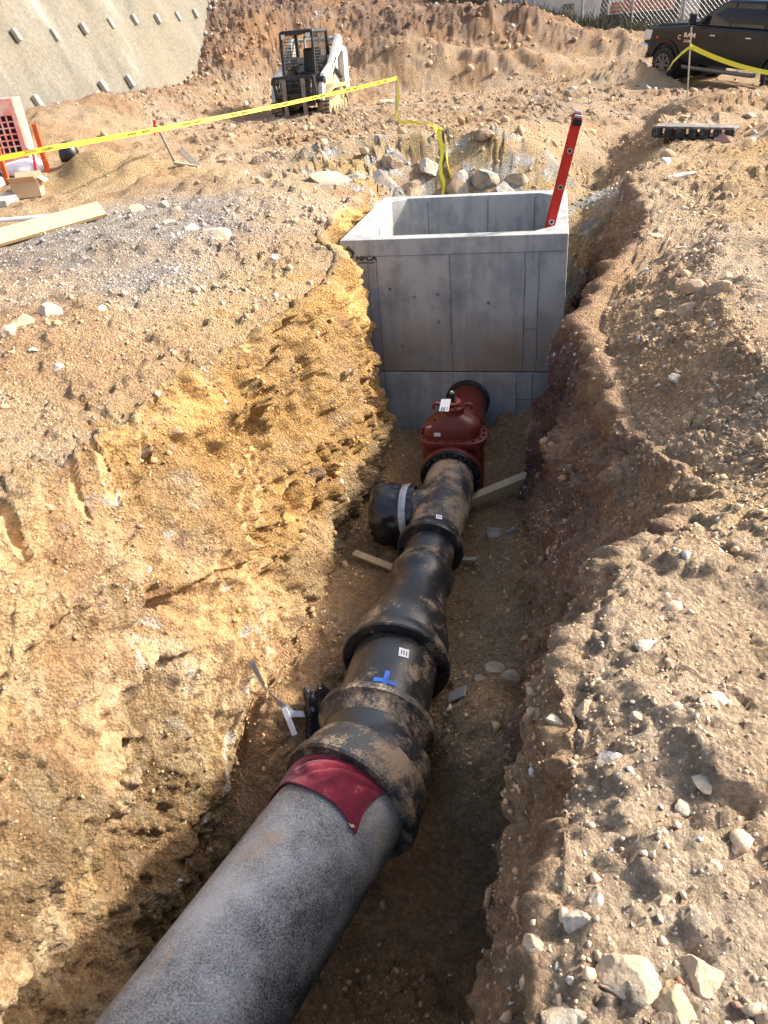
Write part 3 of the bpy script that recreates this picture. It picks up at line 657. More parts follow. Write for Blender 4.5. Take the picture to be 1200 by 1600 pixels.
def curved_patch(b0, b1, r, p0, p1, name, mat, root, up=.003, n=8, th=.002, base=None, fr=None):
    V = []; Fs = []; ny = 4
    for j in range(ny+1):
        for i in range(n+1):
            p = on_pipe(b0+(b1-b0)*j/ny, r, p0+(p1-p0)*i/n, up)[0]; V.append(p)
    for j in range(ny):
        for i in range(n): a = j*(n+1)+i; Fs.append((a, a+1, a+n+2, a+n+1))
    o = MB(loc_of(root)).add(V, Fs).build(name, mat, root, smooth=True)
    return o
def sticker(b, r, phi, sx, sy, root, mat=None, marks=True):
    p, t, s, nr = on_pipe(b, r, phi, .003); t2 = nr.cross(s if phi == 0 else t.cross(nr))
    tang = t.cross(nr).normalized()
    M = Matrix((tang, t, nr)).transposed().to_4x4(); M.translation = p
    o = MB(loc_of(root) @ M).box((0, 0, 0), (sx, sy, .002), (0, 0, R(8))).build('label_sticker', mat or M_['white_label'], root)
    if marks:
        for k in (-.25, .0, .27):
            MB(loc_of(root) @ M).box((k*sx, .0, .0016), (sx*.10, sy*(.5-.2*abs(k)), .001), (0, 0, R(8))).build('print_mark', M_['ink'], o)
            bpy.data.objects[-1] if False else None
    return o

# large foreground pipe: dusty black, speckled
def speckled():
    m, t, b = nodes('speckled_pipe'); L = t.links.new
    b.inputs['Roughness'].default_value = .62; b.inputs['Specular IOR Level'].default_value = .4
    tc = N_(t, 'ShaderNodeTexCoord')
    f = N_(t, 'ShaderNodeTexNoise', i_Scale=120, i_Detail=5, i_Roughness=.85); L(tc.outputs['Object'], f.inputs['Vector'])
    g = N_(t, 'ShaderNodeTexNoise', i_Scale=2.3, i_Detail=6, i_Roughness=.65); L(tc.outputs['Object'], g.inputs['Vector'])
    ad = N_(t, 'ShaderNodeMath', operation='MULTIPLY_ADD'); L(g.outputs['Fac'], ad.inputs[0]); ad.inputs[1].default_value = .75; L(f.outputs['Fac'], ad.inputs[2])
    gm = N_(t, 'ShaderNodeNewGeometry'); sx = N_(t, 'ShaderNodeSeparateXYZ'); L(gm.outputs['Normal'], sx.inputs[0])
    a2 = N_(t, 'ShaderNodeMath', operation='MULTIPLY_ADD'); L(sx.outputs[2], a2.inputs[0]); a2.inputs[1].default_value = .08; L(ad.outputs[0], a2.inputs[2])   # dust film paler on top: skylight put into the colour
    cr = N_(t, 'ShaderNodeValToRGB'); L(a2.outputs[0], cr.inputs[0]); cr.color_ramp.elements[0].position = .98; cr.color_ramp.elements[0].color = (.012, .014, .017, 1)
    cr.color_ramp.elements[1].position = 1.0; cr.color_ramp.elements[1].color = (.27, .28, .29, 1)
    mr = N_(t, 'ShaderNodeMapRange'); mr.inputs[1].default_value = .76; mr.inputs[2].default_value = 1.10; L(a2.outputs[0], mr.inputs[0])
    cc = N_(t, 'ShaderNodeMix', data_type='RGBA'); L(mr.outputs[0], cc.inputs[0]); cc.inputs[6].default_value = (.018, .020, .024, 1); cc.inputs[7].default_value = (.46, .455, .44, 1)
    d = N_(t, 'ShaderNodeTexNoise', i_Scale=3.6, i_Detail=9, i_Roughness=.7); L(tc.outputs['Object'], d.inputs['Vector'])
    d2 = N_(t, 'ShaderNodeMath', operation='MULTIPLY_ADD'); L(f.outputs['Fac'], d2.inputs[0]); d2.inputs[1].default_value = .25; L(d.outputs['Fac'], d2.inputs[2])
    dr = N_(t, 'ShaderNodeMapRange'); dr.inputs[1].default_value = .70; dr.inputs[2].default_value = .80; dr.inputs[4].default_value = .85; L(d2.outputs[0], dr.inputs[0])
    mx = N_(t, 'ShaderNodeMix', data_type='RGBA'); L(dr.outputs[0], mx.inputs[0]); L(cc.outputs[2], mx.inputs[6]); mx.inputs[7].default_value = (.42, .31, .20, 1)
    L(mx.outputs[2], b.inputs['Base Color'])
    bp = N_(t, 'ShaderNodeBump', i_Strength=.5, i_Distance=.006); L(f.outputs['Fac'], bp.inputs['Height']); L(bp.outputs[0], b.inputs['Normal'])
    return m
M_['speckled'] = speckled()
J = ax(2.30)                                             # joint of the bend with the big pipe
NEAR = Vector((-.99, 1.24, -1.58))
bdir_ = (NEAR-J).normalized()
big = thing('large_pipe', 'large dusty grey speckled pipe running out of the bottom left corner', 'pipe', J)
q0 = J-bdir_*.12
MB(loc_of(big)).sweep([q0+bdir_*(i*.12) for i in range(34)], .308, 72).build('barrel', M_['speckled'], big, smooth=True)
# bend between the big pipe and the straight spool, a bell at either end
bend = thing('pipe_bend', 'dirt covered black pipe bend with a bell at each end beside the red cloth', 'pipe fitting', ax(2.6))
t0 = (ax(2.8)-ax(2.7)).normalized(); c0 = ax(2.52)
pth = [J-bdir_*.0, J-bdir_*.08, J-bdir_*.16, c0-t0*.02, c0+t0*.06, c0+t0*.11, c0+t0*.16]
MB(loc_of(bend)).sweep(pth, [.335, .335, .308, .282, .275, .274, .28], 56).build('body', M_['black_iron'], bend, smooth=40)
def bell(root, c, d, prof, mat, name='bell'):
    d = Vector(d).normalized()
    return MB(loc_of(root)).sweep([Vector(c)+d*s for s, r in prof], [r for s, r in prof], 64, False).build(name, mat, root, smooth=30)
bell(bend, J, bdir_, [(-.12, .335), (-.06, .352), (.02, .356), (.035, .372), (.085, .376), (.10, .368), (.10, .33), (.05, .318)], M_['dirty_iron'])
cF = c0+t0*.16
bell(bend, cF, t0, [(-.08, .276), (-.03, .29), (.0, .312), (.01, .330), (.045, .332), (.06, .320), (.06, .285), (.02, .275)], M_['dirty_iron'])
# straight spool
bF = 2.86
spool = thing('pipe_spool', 'straight glossy black pipe spool carrying a blue tape cross and a white sticker', 'pipe', ax(3.2))
rot_sweep(spool, 'barrel', [(2.62+i*.08, .262) for i in range(11)], M_['black_iron'])
sticker(3.06, .262, R(22), .06, .065, spool)
M_['blue_tape'] = basic('blue_tape', (.03, .13, .50), .6, var=.15, scale=20)
for (b0, b1, p0, p1) in ((2.80, 2.83, R(-4), R(24)), (2.79, 2.89, R(7), R(13))):
    curved_patch(b0, b1, .262, p0, p1, 'blue_tape_strip', M_['blue_tape'], spool, .003 if b1-b0 < .05 else .0045)
# reducer: bell lip, cone, neck ring
red = thing('pipe_reducer', 'black tapering reducer narrowing from a wide bell to the small pipe', 'pipe fitting', ax(3.8))
bell(red, ax(3.30), ax(3.25)-ax(3.30), [(-.06, .272), (-.02, .298), (.0, .312), (.03, .322), (.055, .336), (.095, .338), (.105, .328), (.105, .282), (.05, .27)], M_['black_iron'])
rot_sweep(red, 'cone', [(3.30, .285), (3.37, .300), (3.43, .296), (3.52, .275), (3.62, .250), (3.74, .226), (3.86, .208), (3.95, .201), (3.98, .212), (4.02, .224), (4.08, .226), (4.12, .215), (4.15, .198), (4.20, .196)], M_['black_iron'])
# short pipe and tee
sp = thing('short_pipe', 'short black pipe between the reducer and the tee', 'pipe', ax(4.4))
rot_sweep(sp, 'barrel', [(4.14, .189), (4.3, .189), (4.45, .189), (4.58, .189)], M_['black_iron'])
tee = thing('pipe_tee', 'black muddy pipe tee below the red gate valve', 'pipe fitting', ax(5.0))
bell(tee, ax(4.46), ax(4.4)-ax(4.5), [(-.12, .206), (-.06, .222), (-.03, .238), (0, .246), (.045, .25), (.06, .243), (.06, .20), (.02, .19)], M_['black_iron'])
rot_sweep(tee, 'body', [(4.44, .21), (4.60, .212), (4.9, .216), (5.1, .216), (5.3, .212), (5.45, .205), (5.58, .203)], M_['dirty_iron'])
tb = ax(4.93); sd_ = (ax(5.1)-ax(5.0)).normalized().cross(Vector((0, 0, 1))).normalized()*-1
sd_ = (sd_+Vector((0, 0, -.10))).normalized()
MB(loc_of(tee)).sweep([tb, tb+sd_*.2, tb+sd_*.26], [.195, .195, .205], 40).build('branch', M_['dirty_iron'], tee, smooth=True)
sticker(4.50, .246, R(14), .045, .05, tee); sticker(5.30, .205, R(28), .045, .05, tee)
# black plastic wrap bound with grey tape over the branch end
def wrap():
    root = thing('plastic_wrap', 'crumpled black plastic sheet wrapped over the open branch of the tee', 'plastic sheet', tb+sd_*.4)
    n, prof = 64, [(.20, .215), (.24, .222), (.28, .226), (.31, .222), (.35, .232), (.41, .248), (.47, .252), (.52, .246), (.545, .22), (.55, .15), (.552, .06), (.552, 0)]
    u = sd_.cross(Vector((0, 0, 1))).normalized(); v = sd_.cross(u); V = []; Fs = []
    for i, (s_, r) in enumerate(prof):
        for j in range(n):
            a = 2*math.pi*j/n; wv = .010*math.sin(a*9+i*1.3)*min(1, r/.2)+.008*math.sin(a*17-i*2.1)*min(1, r/.2)+rnd.uniform(-.004, .004)
            k = .35 if .23 < s_ < .32 else 1
            V.append(tb+sd_*(s_+rnd.uniform(-.005, .005))+(u*math.cos(a)+v*math.sin(a))*max(0, r+wv*k))
    for i in range(len(prof)-1):
        for j in range(n): a, b = i*n+j, i*n+(j+1) % n; Fs.append((a, b, b+n, a+n))
    MB(loc_of(root)).add(V, Fs).build('sheet', M_['black_plastic'], root, smooth=60)
    MB(loc_of(root)).sweep([tb+sd_*s_ for s_ in (.245, .262, .280, .30)], [.233, .239, .239, .236], 48, False).build('duct_tape', M_['grey_tape'], root, smooth=60)
    p = tb+sd_*.27+Vector((0, 0, .15))-Vector((n2[0], n2[1], 0))*.19
    MB(loc_of(root)).add([p, p+sd_*.03, p+sd_*.02+Vector((.03, -.02, -.16)), p+sd_*-.015+Vector((.03, -.02, -.15))], [(0, 1, 2, 3)]).build('tape_tail', M_['grey_tape'], root)
wrap()

# ------------------------------------------------------------------ red gate valve
bv = 5.74
valve = thing('gate_valve', 'red cast iron gate valve with bolted bonnet in front of the vault', 'valve', ax(bv))
Tv = (ax(6)-ax(5.9)).normalized(); Sv = Tv.cross(Vector((0, 0, 1))).normalized(); Zv = Vector((0, 0, 1))
Mv = Matrix((Sv, Tv, Zv)).transposed().to_4x4(); Mv.translation = ax(bv)      # local: x right, y along the line, z up, origin on the axis
Lv = loc_of(valve) @ Mv
rot_sweep(valve, 'inlet_hub', [(5.56, .245), (5.58, .258), (5.62, .258), (5.63, .235), (5.7, .235)], M_['red_paint'])
bell(valve, ax(5.52), Tv, [(-.02, .25), (-.005, .266), (.035, .268), (.045, .252)], M_['red_paint'], 'end_flange')
MB(Lv).box((0, .02, -.03), (.53, .27, .50)).build('body', M_['red_paint'], valve, bevel=.05, seg=4, smooth=50)
def stad(rx, ry, n=10):
    """rounded rectangle outline"""
    c = min(rx, ry)*.75; out = []
    for qx, qy, a0 in ((1, 1, 0), (-1, 1, 90), (-1, -1, 180), (1, -1, 270)):
        for i in range(n+1):
            a = R(a0+90*i/n); out.append((qx*(rx-c)+c*math.cos(a), qy*(ry-c)+c*math.sin(a)))
    return out
def loft(mb, secs):
    n = len(secs[0][0]); V = []; Fs = []
    for pts, z, ox, oy in secs: V += [(x+ox, y+oy, z) for x, y in pts]
    for k in range(len(secs)-1):
        for i in range(n): a, b = k*n+i, k*n+(i+1) % n; Fs.append((a, b, b+n, a+n))
    Fs.append(tuple(range(n-1, -1, -1))); Fs.append(tuple(range((len(secs)-1)*n, len(secs)*n))); return mb.add(V, Fs)
loft(MB(Lv), [(stad(.265, .155), .05, 0, .02), (stad(.265, .155), .19, 0, .02), (stad(.265, .155), .23, 0, .02)]).build('body_neck', M_['red_paint'], valve, smooth=50)
loft(MB(Lv), [(stad(.285, .19), .225, 0, .02), (stad(.29, .195), .235, 0, .02), (stad(.29, .195), .262, 0, .02)]).build('body_flange', M_['red_paint'], valve, smooth=30)
loft(MB(Lv), [(stad(.295, .205), .264, 0, .02), (stad(.295, .205), .292, 0, .02), (stad(.282, .187), .298, 0, .02)]).build('bonnet_flange', M_['red_paint'], valve, smooth=30)
loft(MB(Lv), [(stad(.242, .135), .297, 0, .02), (stad(.240, .132), .375, 0, .02), (stad(.230, .125), .402, 0, .02), (stad(.17, .115), .450, 0, .02), (stad(.11, .10), .488, 0, .02), (stad(.10, .098), .498, 0, .02), (stad(.10, .098), .53, 0, .02)]).build('bonnet', M_['red_paint'], valve, smooth=35)
MB(Lv).disc((0, .02, .548), (0, 0, 1), .112, .030, 36).build('stuffing_flange', M_['red_paint'], valve, bevel=.006, smooth=30)
MB(Lv).disc((0, .02, .580), (0, 0, 1), .075, .034, 36).build('stuffing_box', M_['red_paint'], valve, bevel=.006, smooth=30)
for sx in (-1, 1):
    MB(Lv).sweep([(sx*.09, .02, .56), (sx*.14, .02, .575), (sx*.165, .02, .555), (sx*.165, .02, .52)], [.016, .016, .014, .012], 10).build('lifting_ear', M_['red_paint'], valve, smooth=True)
nut = MB(Lv).box((0, .02, .635), (.052, .052, .075), None, (.88, .88)).box((0, .02, .60), (.075, .075, .012)).build('operating_nut', M_['bolt_black'], valve, bevel=.004)
MB(Lv).disc((0, .02, .678), (0, 0, 1), .014, .014, 12).build('nut_bolt', M_['alu'], nut)
tagm = MB(Lv).box((-.05, -.085, .605), (.085, .115, .002), (R(38), R(-6), R(-12))); tagm = tagm.build('paper_tag', M_['white_label'], valve)
for k in range(5): MB(Lv).box((-.072+.011*k, -.115, .586), (.005, .035, .006), (R(38), R(-6), R(-12))).build('print_mark', M_['ink'], tagm) if k % 2 == 0 else None
# bonnet bolts round the flange
pts = stad(.270, .172, 4); per = []
for i in range(len(pts)):
    a, b = Vector(pts[i]), Vector(pts[(i+1) % len(pts)]); k = max(1, int((b-a).length/.02)); per += [a.lerp(b, j/k) for j in range(k)]
Ltot = [0]
for i in range(len(per)): Ltot.append(Ltot[-1]+(per[(i+1) % len(per)]-per[i]).length)
NB = 20; bolt0 = None
for k in range(NB):
    s_ = Ltot[-1]*k/NB; i = max(j for j in range(len(per)) if Ltot[j] <= s_); p = per[i]
    if bolt0 is None:
        bolt0 = MB(loc_of(valve) @ Mv).disc((0, 0, 0), (0, 0, 1), .011, .016, 6).disc((0, 0, -.006), (0, 0, 1), .016, .004, 12).build('bolt', M_['red_paint'], valve)
        base = bolt0; bolt0.location = Mv.to_3x3() @ Vector((p.x, p.y+.02, .306))
    else:
        c = bolt0.copy(); col.objects.link(c); c.parent = valve; c.location = Mv.to_3x3() @ Vector((p.x, p.y+.02, .306))
for k in range(8):
    a = 2*math.pi*(k+.5)/8; c = bolt0.copy(); col.objects.link(c); c.parent = valve; c.location = Mv.to_3x3() @ Vector((.093*math.cos(a), .02+.093*math.sin(a), .570))
MB(Lv).box((-.12, -.119, .345), (.055, .003, .035), (R(6), 0, 0)).build('label_sticker', M_['white_label'], valve)
MB(Lv).box((-.19, -.106, .41), (.045, .003, .018), (R(22), R(-20), 0)).build('label_sticker', M_['white_label'], valve)
MB(Lv).disc((-.15, -.06, .45), (0, 0, 1), .014, .03, 6).build('plug', M_['red_paint'], valve)
# downstream hub and spool to the vault wall
rot_sweep(valve, 'outlet_hub', [(5.80, .235), (5.88, .235), (5.89, .26), (5.93, .26)], M_['red_paint'])
# black follower gland with its tee bolts on the near side
gl = thing('follower_gland', 'black bolted gland ring clamping the tee pipe to the red valve', 'pipe gland', ax(5.49))
bell(gl, ax(5.495), Tv, [(-.03, .21), (-.028, .255), (-.02, .26), (.0, .26), (.008, .253), (.008, .21), (-.03, .21)], M_['bolt_black'], 'ring')
for k in range(16):
    a = 2*math.pi*k/16; d = Sv*math.sin(a)+Zv*math.cos(a); c = ax(5.48)+d*.235
    MB(loc_of(gl)).sweep([c-Tv*.060, c+Tv*.03], .0095, 8).disc(c-Tv*.018, Tv, .021, .020, 6).build('bolt', M_['bolt_black'], gl)
    c2 = ax(5.465)+(Sv*math.sin(a+.196)+Zv*math.cos(a+.196))*.225
    MB(loc_of(gl)).box(c2, (.03, .03, .03), (a, .3, a)).build('wedge_lug', M_['bolt_black'], gl, bevel=.006)
ws = thing('wall_pipe', 'red pipe stub running from the valve into the vault wall', 'pipe', ax(6.4))
rot_sweep(ws, 'barrel', [(5.90, .20), (6.3, .20), (6.7, .20), (7.12, .20)], M_['red_paint'])
rot_sweep(ws, 'coupling', [(6.40, .205), (6.42, .225), (6.52, .225), (6.54, .205)], M_['red_paint'])
bell(ws, ax(7.06), Tv, [(-.03, .203), (-.035, .215), (-.01, .226), (.03, .23), (.03, .20)], M_['rubber'], 'rubber_boot')

# ------------------------------------------------------------------ red cloth over the big pipe
def cloth():
    m, t, b = nodes('cloth'); L = t.links.new
    b.inputs['Roughness'].default_value = .95; b.inputs['Sheen Weight'].default_value = .15
    tc = N_(t, 'ShaderNodeTexCoord')
    n = N_(t, 'ShaderNodeTexNoise', i_Scale=9, i_Detail=8, i_Roughness=.7); L(tc.outputs['Object'], n.inputs['Vector'])
    cr = N_(t, 'ShaderNodeValToRGB'); L(n.outputs['Fac'], cr.inputs[0]); e = cr.color_ramp.elements
    e[0].position = .35; e[0].color = (.10, .004, .013, 1); e[1].position = .60; e[1].color = (.22, .010, .028, 1)
    k = cr.color_ramp.elements.new(.68); k.color = (.34, .15, .11, 1)
    L(cr.outputs[0], b.inputs['Base Color'])
    f = N_(t, 'ShaderNodeTexNoise', i_Scale=160, i_Detail=2); L(tc.outputs['Object'], f.inputs['Vector'])
    bp = N_(t, 'ShaderNodeBump', i_Strength=.5, i_Distance=.003); L(f.outputs['Fac'], bp.inputs['Height']); L(bp.outputs[0], b.inputs['Normal'])
    root = thing('red_cloth', 'dusty crimson cloth draped over the top of the large pipe', 'cloth', J+bdir_*.25+Vector((0, 0, .31)))
    side = bdir_.cross(Vector((0, 0, 1))).normalized()     # points left of travel
    up = side.cross(bdir_).normalized()
    NU, NV_ = 70, 40; V = []; Fs = []
    for j in range(NV_+1):
        v = j/NV_
        for i in range(NU+1):
            u = i/NU
            # u: round the pipe from the left flank (0) to the right flank (1); v: along, 0 at the bell
            near = .205 + .03*math.cos(u*6.0) + .012*math.sin(u*13) + .02*u
            s_ = .105+.0*u+v*near
            ph = R(100)-R(146)*u+R(6)*math.sin(v*3)
            w_ = .005+.014*abs(math.sin(u*17+v*6+2*math.sin(v*5)))*math.sin(math.pi*min(1, v*1.2+.1))+.010*math.exp(-((u-.62)/.10)**2-((v-.55)/.2)**2)*(1+math.sin(u*70+v*20))
            p = J+bdir_*s_+(up*math.cos(ph)-side*math.sin(-ph)*-1*0+ (side*-1)*math.sin(ph)*-1)*(.314+w_)
            V.append(p)
    for j in range(NV_):
        for i in range(NU): a = j*(NU+1)+i; Fs.append((a, a+1, a+NU+2, a+NU+1))
    mb = MB(loc_of(root)).add(V, Fs); o = mb.build('cloth_sheet', m, root, smooth=True)
    md = o.modifiers.new('thickness', 'SOLIDIFY'); md.thickness = .004; md.offset = 1
    hem = [V[NV_*(NU+1)+i]+up*.003 for i in range(NU+1)]
    MB(loc_of(root)).sweep(hem, .005, 6).build('hem', m, root, smooth=True)
    MB(loc_of(root)).sweep([V[j*(NU+1)+NU]+up*.003 for j in range(NV_+1)], .005, 6).build('hem', m, root, smooth=True)
    c = V[NV_*(NU+1)+NU-3]
    MB(loc_of(root)).box(c+up*.008, (.02, .03, .003), (0, R(35), R(30))).build('care_label', M_['timber'], root)
cloth()
# ------------------------------------------------------------------ rocks and rubble
def rock_template(seed, sub=0, cuts=7):
    r = random.Random(seed); bm = bmesh.new(); bmesh.ops.create_icosphere(bm, subdivisions=1+sub, radius=1)
    planes = []
    for k in range(cuts):
        n = Vector((r.gauss(0, 1), r.gauss(0, 1), r.gauss(0, 1))).normalized(); planes.append((n, r.uniform(.45, .8)))
    for v in bm.verts:
        for n, d in planes:
            k = v.co.dot(n)
            if k > d: v.co -= n*(k-d)*.92
        v.co *= r.uniform(.93, 1.07) if not sub else r.uniform(.975, 1.025)
    m_ = max(v.co.length for v in bm.verts)
    for v in bm.verts: v.co /= m_
    V = np.array([v.co[:] for v in bm.verts], np.float32); bm.faces.ensure_lookup_table()
    Fc = np.array([[v.index for v in f.verts] for f in bm.faces], np.int32); bm.free(); return V, Fc
TS = [rock_template(s, 0) for s in range(14)]           # 42 vertices / 80 faces
def low_template(seed):
    r = random.Random(seed); bm = bmesh.new(); bmesh.ops.create_icosphere(bm, subdivisions=1, radius=1)
    V0, F0 = [], []; bm.free()
    t = (1+5**.5)/2
    V = np.array([(-1, t, 0), (1, t, 0), (-1, -t, 0), (1, -t, 0), (0, -1, t), (0, 1, t), (0, -1, -t), (0, 1, -t), (t, 0, -1), (t, 0, 1), (-t, 0, -1), (-t, 0, 1)], np.float32)/1.9
    Fc = np.array([(0, 11, 5), (0, 5, 1), (0, 1, 7), (0, 7, 10), (0, 10, 11), (1, 5, 9), (5, 11, 4), (11, 10, 2), (10, 7, 6), (7, 1, 8), (3, 9, 4), (3, 4, 2), (3, 2, 6), (3, 6, 8), (3, 8, 9), (4, 9, 5), (2, 4, 11), (6, 2, 10), (8, 6, 7), (9, 8, 1)], np.int32)
    V = V*np.array([[r.uniform(.5, 1.25) for _ in range(1)] for _ in range(12)], np.float32)
    return V, Fc
TL = [low_template(s) for s in range(16)]
def scatter(name, idx, size, templates, colr, label_kind='stuff', sink=.25, flat_=.75):
    """many small stones joined in one mesh, seated on the ground vertices idx"""
    n = len(idx); pos = GP[idx]; nor = GN[idx].copy(); nor[nor[:, 2] < 0] *= -1
    q = rng.normal(size=(n, 4)); q /= np.linalg.norm(q, axis=1)[:, None]
    a, b, c, d = q.T
    Rm = np.stack([1-2*(c*c+d*d), 2*(b*c-a*d), 2*(b*d+a*c), 2*(b*c+a*d), 1-2*(b*b+d*d), 2*(c*d-a*b), 2*(b*d-a*c), 2*(c*d+a*b), 1-2*(b*b+c*c)], -1).reshape(n, 3, 3)
    sc = np.stack([rng.uniform(.75, 1.25, n), rng.uniform(.75, 1.25, n), rng.uniform(.55, .95, n)], -1)*size[:, None]
    which = rng.integers(0, len(templates), n); VV = []; FF = []; CC = []; o = 0
    jit = rng.normal(size=(n, 3))*size[:, None]*.5
    for k, (V, Fc) in enumerate(templates):
        m_ = np.nonzero(which == k)[0]
        if not len(m_): continue
        P = np.einsum('nij,nvj->nvi', Rm[m_], V[None]*sc[m_][:, None, :])
        nn = nor[m_][:, None, :]; h = np.einsum('nvi,nki->nv', P, nn)[..., None]
        P = P-nn*h*(1-flat_)*.6                          # lie a little flat on the slope
        P = P+(pos[m_]+jit[m_]*.3+nor[m_]*(size[m_]*(.45-sink))[:, None])[:, None, :]
        VV.append(P.reshape(-1, 3)); FF.append((Fc[None]+(np.arange(len(m_))*len(V))[:, None, None]+o).reshape(-1, 3)); o += len(m_)*len(V)
        CC.append(np.repeat(colr[m_], len(V), 0))
    V = np.concatenate(VV).astype(np.float32); Fc = np.concatenate(FF).astype(np.int32); C_ = np.concatenate(CC)
    me = bpy.data.meshes.new(name); me.vertices.add(len(V)); me.vertices.foreach_set('co', V.ravel())
    me.loops.add(Fc.size); me.loops.foreach_set('vertex_index', Fc.ravel()); me.polygons.add(len(Fc)); me.polygons.foreach_set('loop_start', np.arange(0, Fc.size, 3, dtype=np.int32))
    me.update(calc_edges=True)
    at = me.attributes.new('soil', 'FLOAT_COLOR', 'POINT'); at.data.foreach_set('color', np.concatenate([C_, np.ones((len(C_), 1))], 1).astype(np.float32).ravel())
    me.materials.append(STONE); o_ = bpy.data.objects.new(name, me); col.objects.link(o_); o_['kind'] = label_kind; return o_
def stone_material():
    m, t, b = nodes('stone'); L = t.links.new
    b.inputs['Roughness'].default_value = .92; b.inputs['Specular IOR Level'].default_value = .2
    at = N_(t, 'ShaderNodeAttribute', attribute_name='soil'); tc = N_(t, 'ShaderNodeTexCoord')
    n = N_(t, 'ShaderNodeTexNoise', i_Scale=60, i_Detail=4, i_Roughness=.7); L(tc.outputs['Object'], n.inputs['Vector'])
    r = N_(t, 'ShaderNodeMapRange'); r.inputs[1].default_value = .3; r.inputs[2].default_value = .7; r.inputs[3].default_value = .72; r.inputs[4].default_value = 1.25; L(n.outputs['Fac'], r.inputs[0])
    vm = N_(t, 'ShaderNodeVectorMath', operation='SCALE'); L(at.outputs['Color'], vm.inputs[0]); L(r.outputs[0], vm.inputs['Scale']); L(vm.outputs[0], b.inputs['Base Color'])
    bp = N_(t, 'ShaderNodeBump', i_Strength=.6, i_Distance=.006); L(n.outputs['Fac'], bp.inputs['Height']); L(bp.outputs[0], b.inputs['Normal'])
    return m
STONE = stone_material()
A_, B_, D_ = GA['A'], GA['B'], GA['dist']
# visible fan only: what a camera near the photograph's could see
ang = np.arctan2(GP[:, 0]-.0, GP[:, 1]+1.2)
seen = (np.abs(ang) < R(44)) & (B_ > .2)
def pick(n, wgt):
    w_ = np.where(seen, wgt, 0); w_ = np.maximum(w_, 0); c = np.cumsum(w_); return np.searchsorted(c, rng.random(n)*c[-1])
pat = sstep(-.25, .35, fbm(GP, 1.1, 2, 130)); pat2 = sstep(-.1, .3, fbm(GP, 2.6, 2, 133))
grav = np.exp(-(((A_+4.3)/1.6)**2+((B_-7.2)/1.6)**2)**1.4)+.8*np.exp(-(((A_+3.2)/.9)**2+((B_-5.7)/.8)**2))
rim = np.exp(-((A_-1.15-.05*B_)/.5)**2)*sstep(2, 3, B_)*sstep(7.5, 5.5, B_)+np.exp(-((A_-.25)/.38)**2)*sstep(2.2, 1.6, B_)
fl, wa, ins = GA['flat'], GA['wall'], GA['inside']
right = A_ > -.3
base_w = fl*(.2+1.1*pat*(.3+pat2))+wa*.35*(.3+pat2)+ins*(.6+1.2*pat2)+wa*right*.9*(.3+pat2)
wgt = base_w+fl*(grav*3.5+rim*1.8)
def stone_cols(idx, pale=.12):
    c = GA['col'][idx].copy(); n = len(idx); r = rng.random(n)
    c *= rng.uniform(.82, 1.22, n)[:, None]
    pk = (r < pale)*(1-.75*ins[idx]); c = c*(1-pk[:, None])+pk[:, None]*np.array([.60, .56, .50])*rng.uniform(.7, 1.05, n)[:, None]
    dk = (r > .96); c[dk] *= .7
    rd = (r > .86) & (r < .9); c[rd] = np.array([.34, .20, .13])
    g_ = np.clip(grav[idx], 0, 1)*(rng.random(n) < .8); gc = np.array([.38, .34, .30])*rng.uniform(.6, 1.35, n)[:, None]
    c = c*(1-g_[:, None])+gc*g_[:, None]
    return np.clip(c, .03, .75)
near = (D_ < 14)
k1 = pick(30000, wgt*near)
s1 = (.0024+.0012*D_[k1])*(rng.pareto(3.2, len(k1))*.8+.8); s1 = np.minimum(s1, .035+.0*s1); scatter('fine_rubble', k1, s1, TL, stone_cols(k1, .05), sink=.42)
k2 = pick(2600, (wgt*near)*(.1+pat*pat2))
s2 = (.006+.0020*D_[k2])*(rng.pareto(2.9, len(k2))*.8+.7); s2 = np.minimum(s2, .05); scatter('rubble', k2, s2, TS, stone_cols(k2, .07), sink=.52)
k3 = pick(8000, (D_ > 10)*(D_ < 60)*(.25+pat)*(.5+GA['hz']))
s3 = (.0017*D_[k3])*(rng.pareto(2.6, len(k3))*.7+.6); s3 = np.minimum(s3, .12); scatter('far_rubble', k3, s3, TL, stone_cols(k3, .08), sink=.25)

# single rocks ---------------------------------------------------
def one_rock(name, label, pos, size, c, seed, group=None, squash=.7, rz=None, stretch=1.0, sub=1, cuts=9):
    V, Fc = rock_template(500+seed, sub, cuts); r = random.Random(seed)
    V = V*np.array([1.0*stretch, 1.0/stretch**.5, squash], np.float32)
    V = V*(1+.16*fbm(V+seed*3.1, 1.8, 4, seed % 20, .6)[:, None])
    me = bpy.data.meshes.new(name); me.from_pydata((V*size/2*1.1).tolist(), [], Fc.tolist())
    at = me.attributes.new('soil', 'FLOAT_COLOR', 'POINT')
    sh = (1+.15*perlin(V, 2.5, 3+seed % 9))[:, None]; cc = np.clip(np.array(c)[None]*sh, .02, .8)
    at.data.foreach_set('color', np.concatenate([cc, np.ones((len(V), 1))], 1).astype(np.float32).ravel())
    me.materials.append(ROCK); o = bpy.data.objects.new(name, me); col.objects.link(o)
    o.rotation_euler = (r.uniform(-.35, .35), r.uniform(-.35, .35), r.uniform(0, 6) if rz is None else rz)
    o.location = pos; return tag(o, label, 'rock', group)
def rock_at(a, b, size, c, seed, label, group=None, squash=.7, lift=.03, **k):
    p = W(a, b); z, n = gz(p.x, p.y); p.z = z+size*squash*(lift-.12)
    return one_rock('rock', label, p, size, c, seed, group, squash, **k)
PALE, TAN, BRN, GRY, WHT, OCH, GRN, DRK = (.46, .42, .36), (.42, .33, .23), (.34, .235, .155), (.31, .30, .29), (.60, .58, .54), (.47, .34, .18), (.27, .28, .24), (.15, .14, .14)
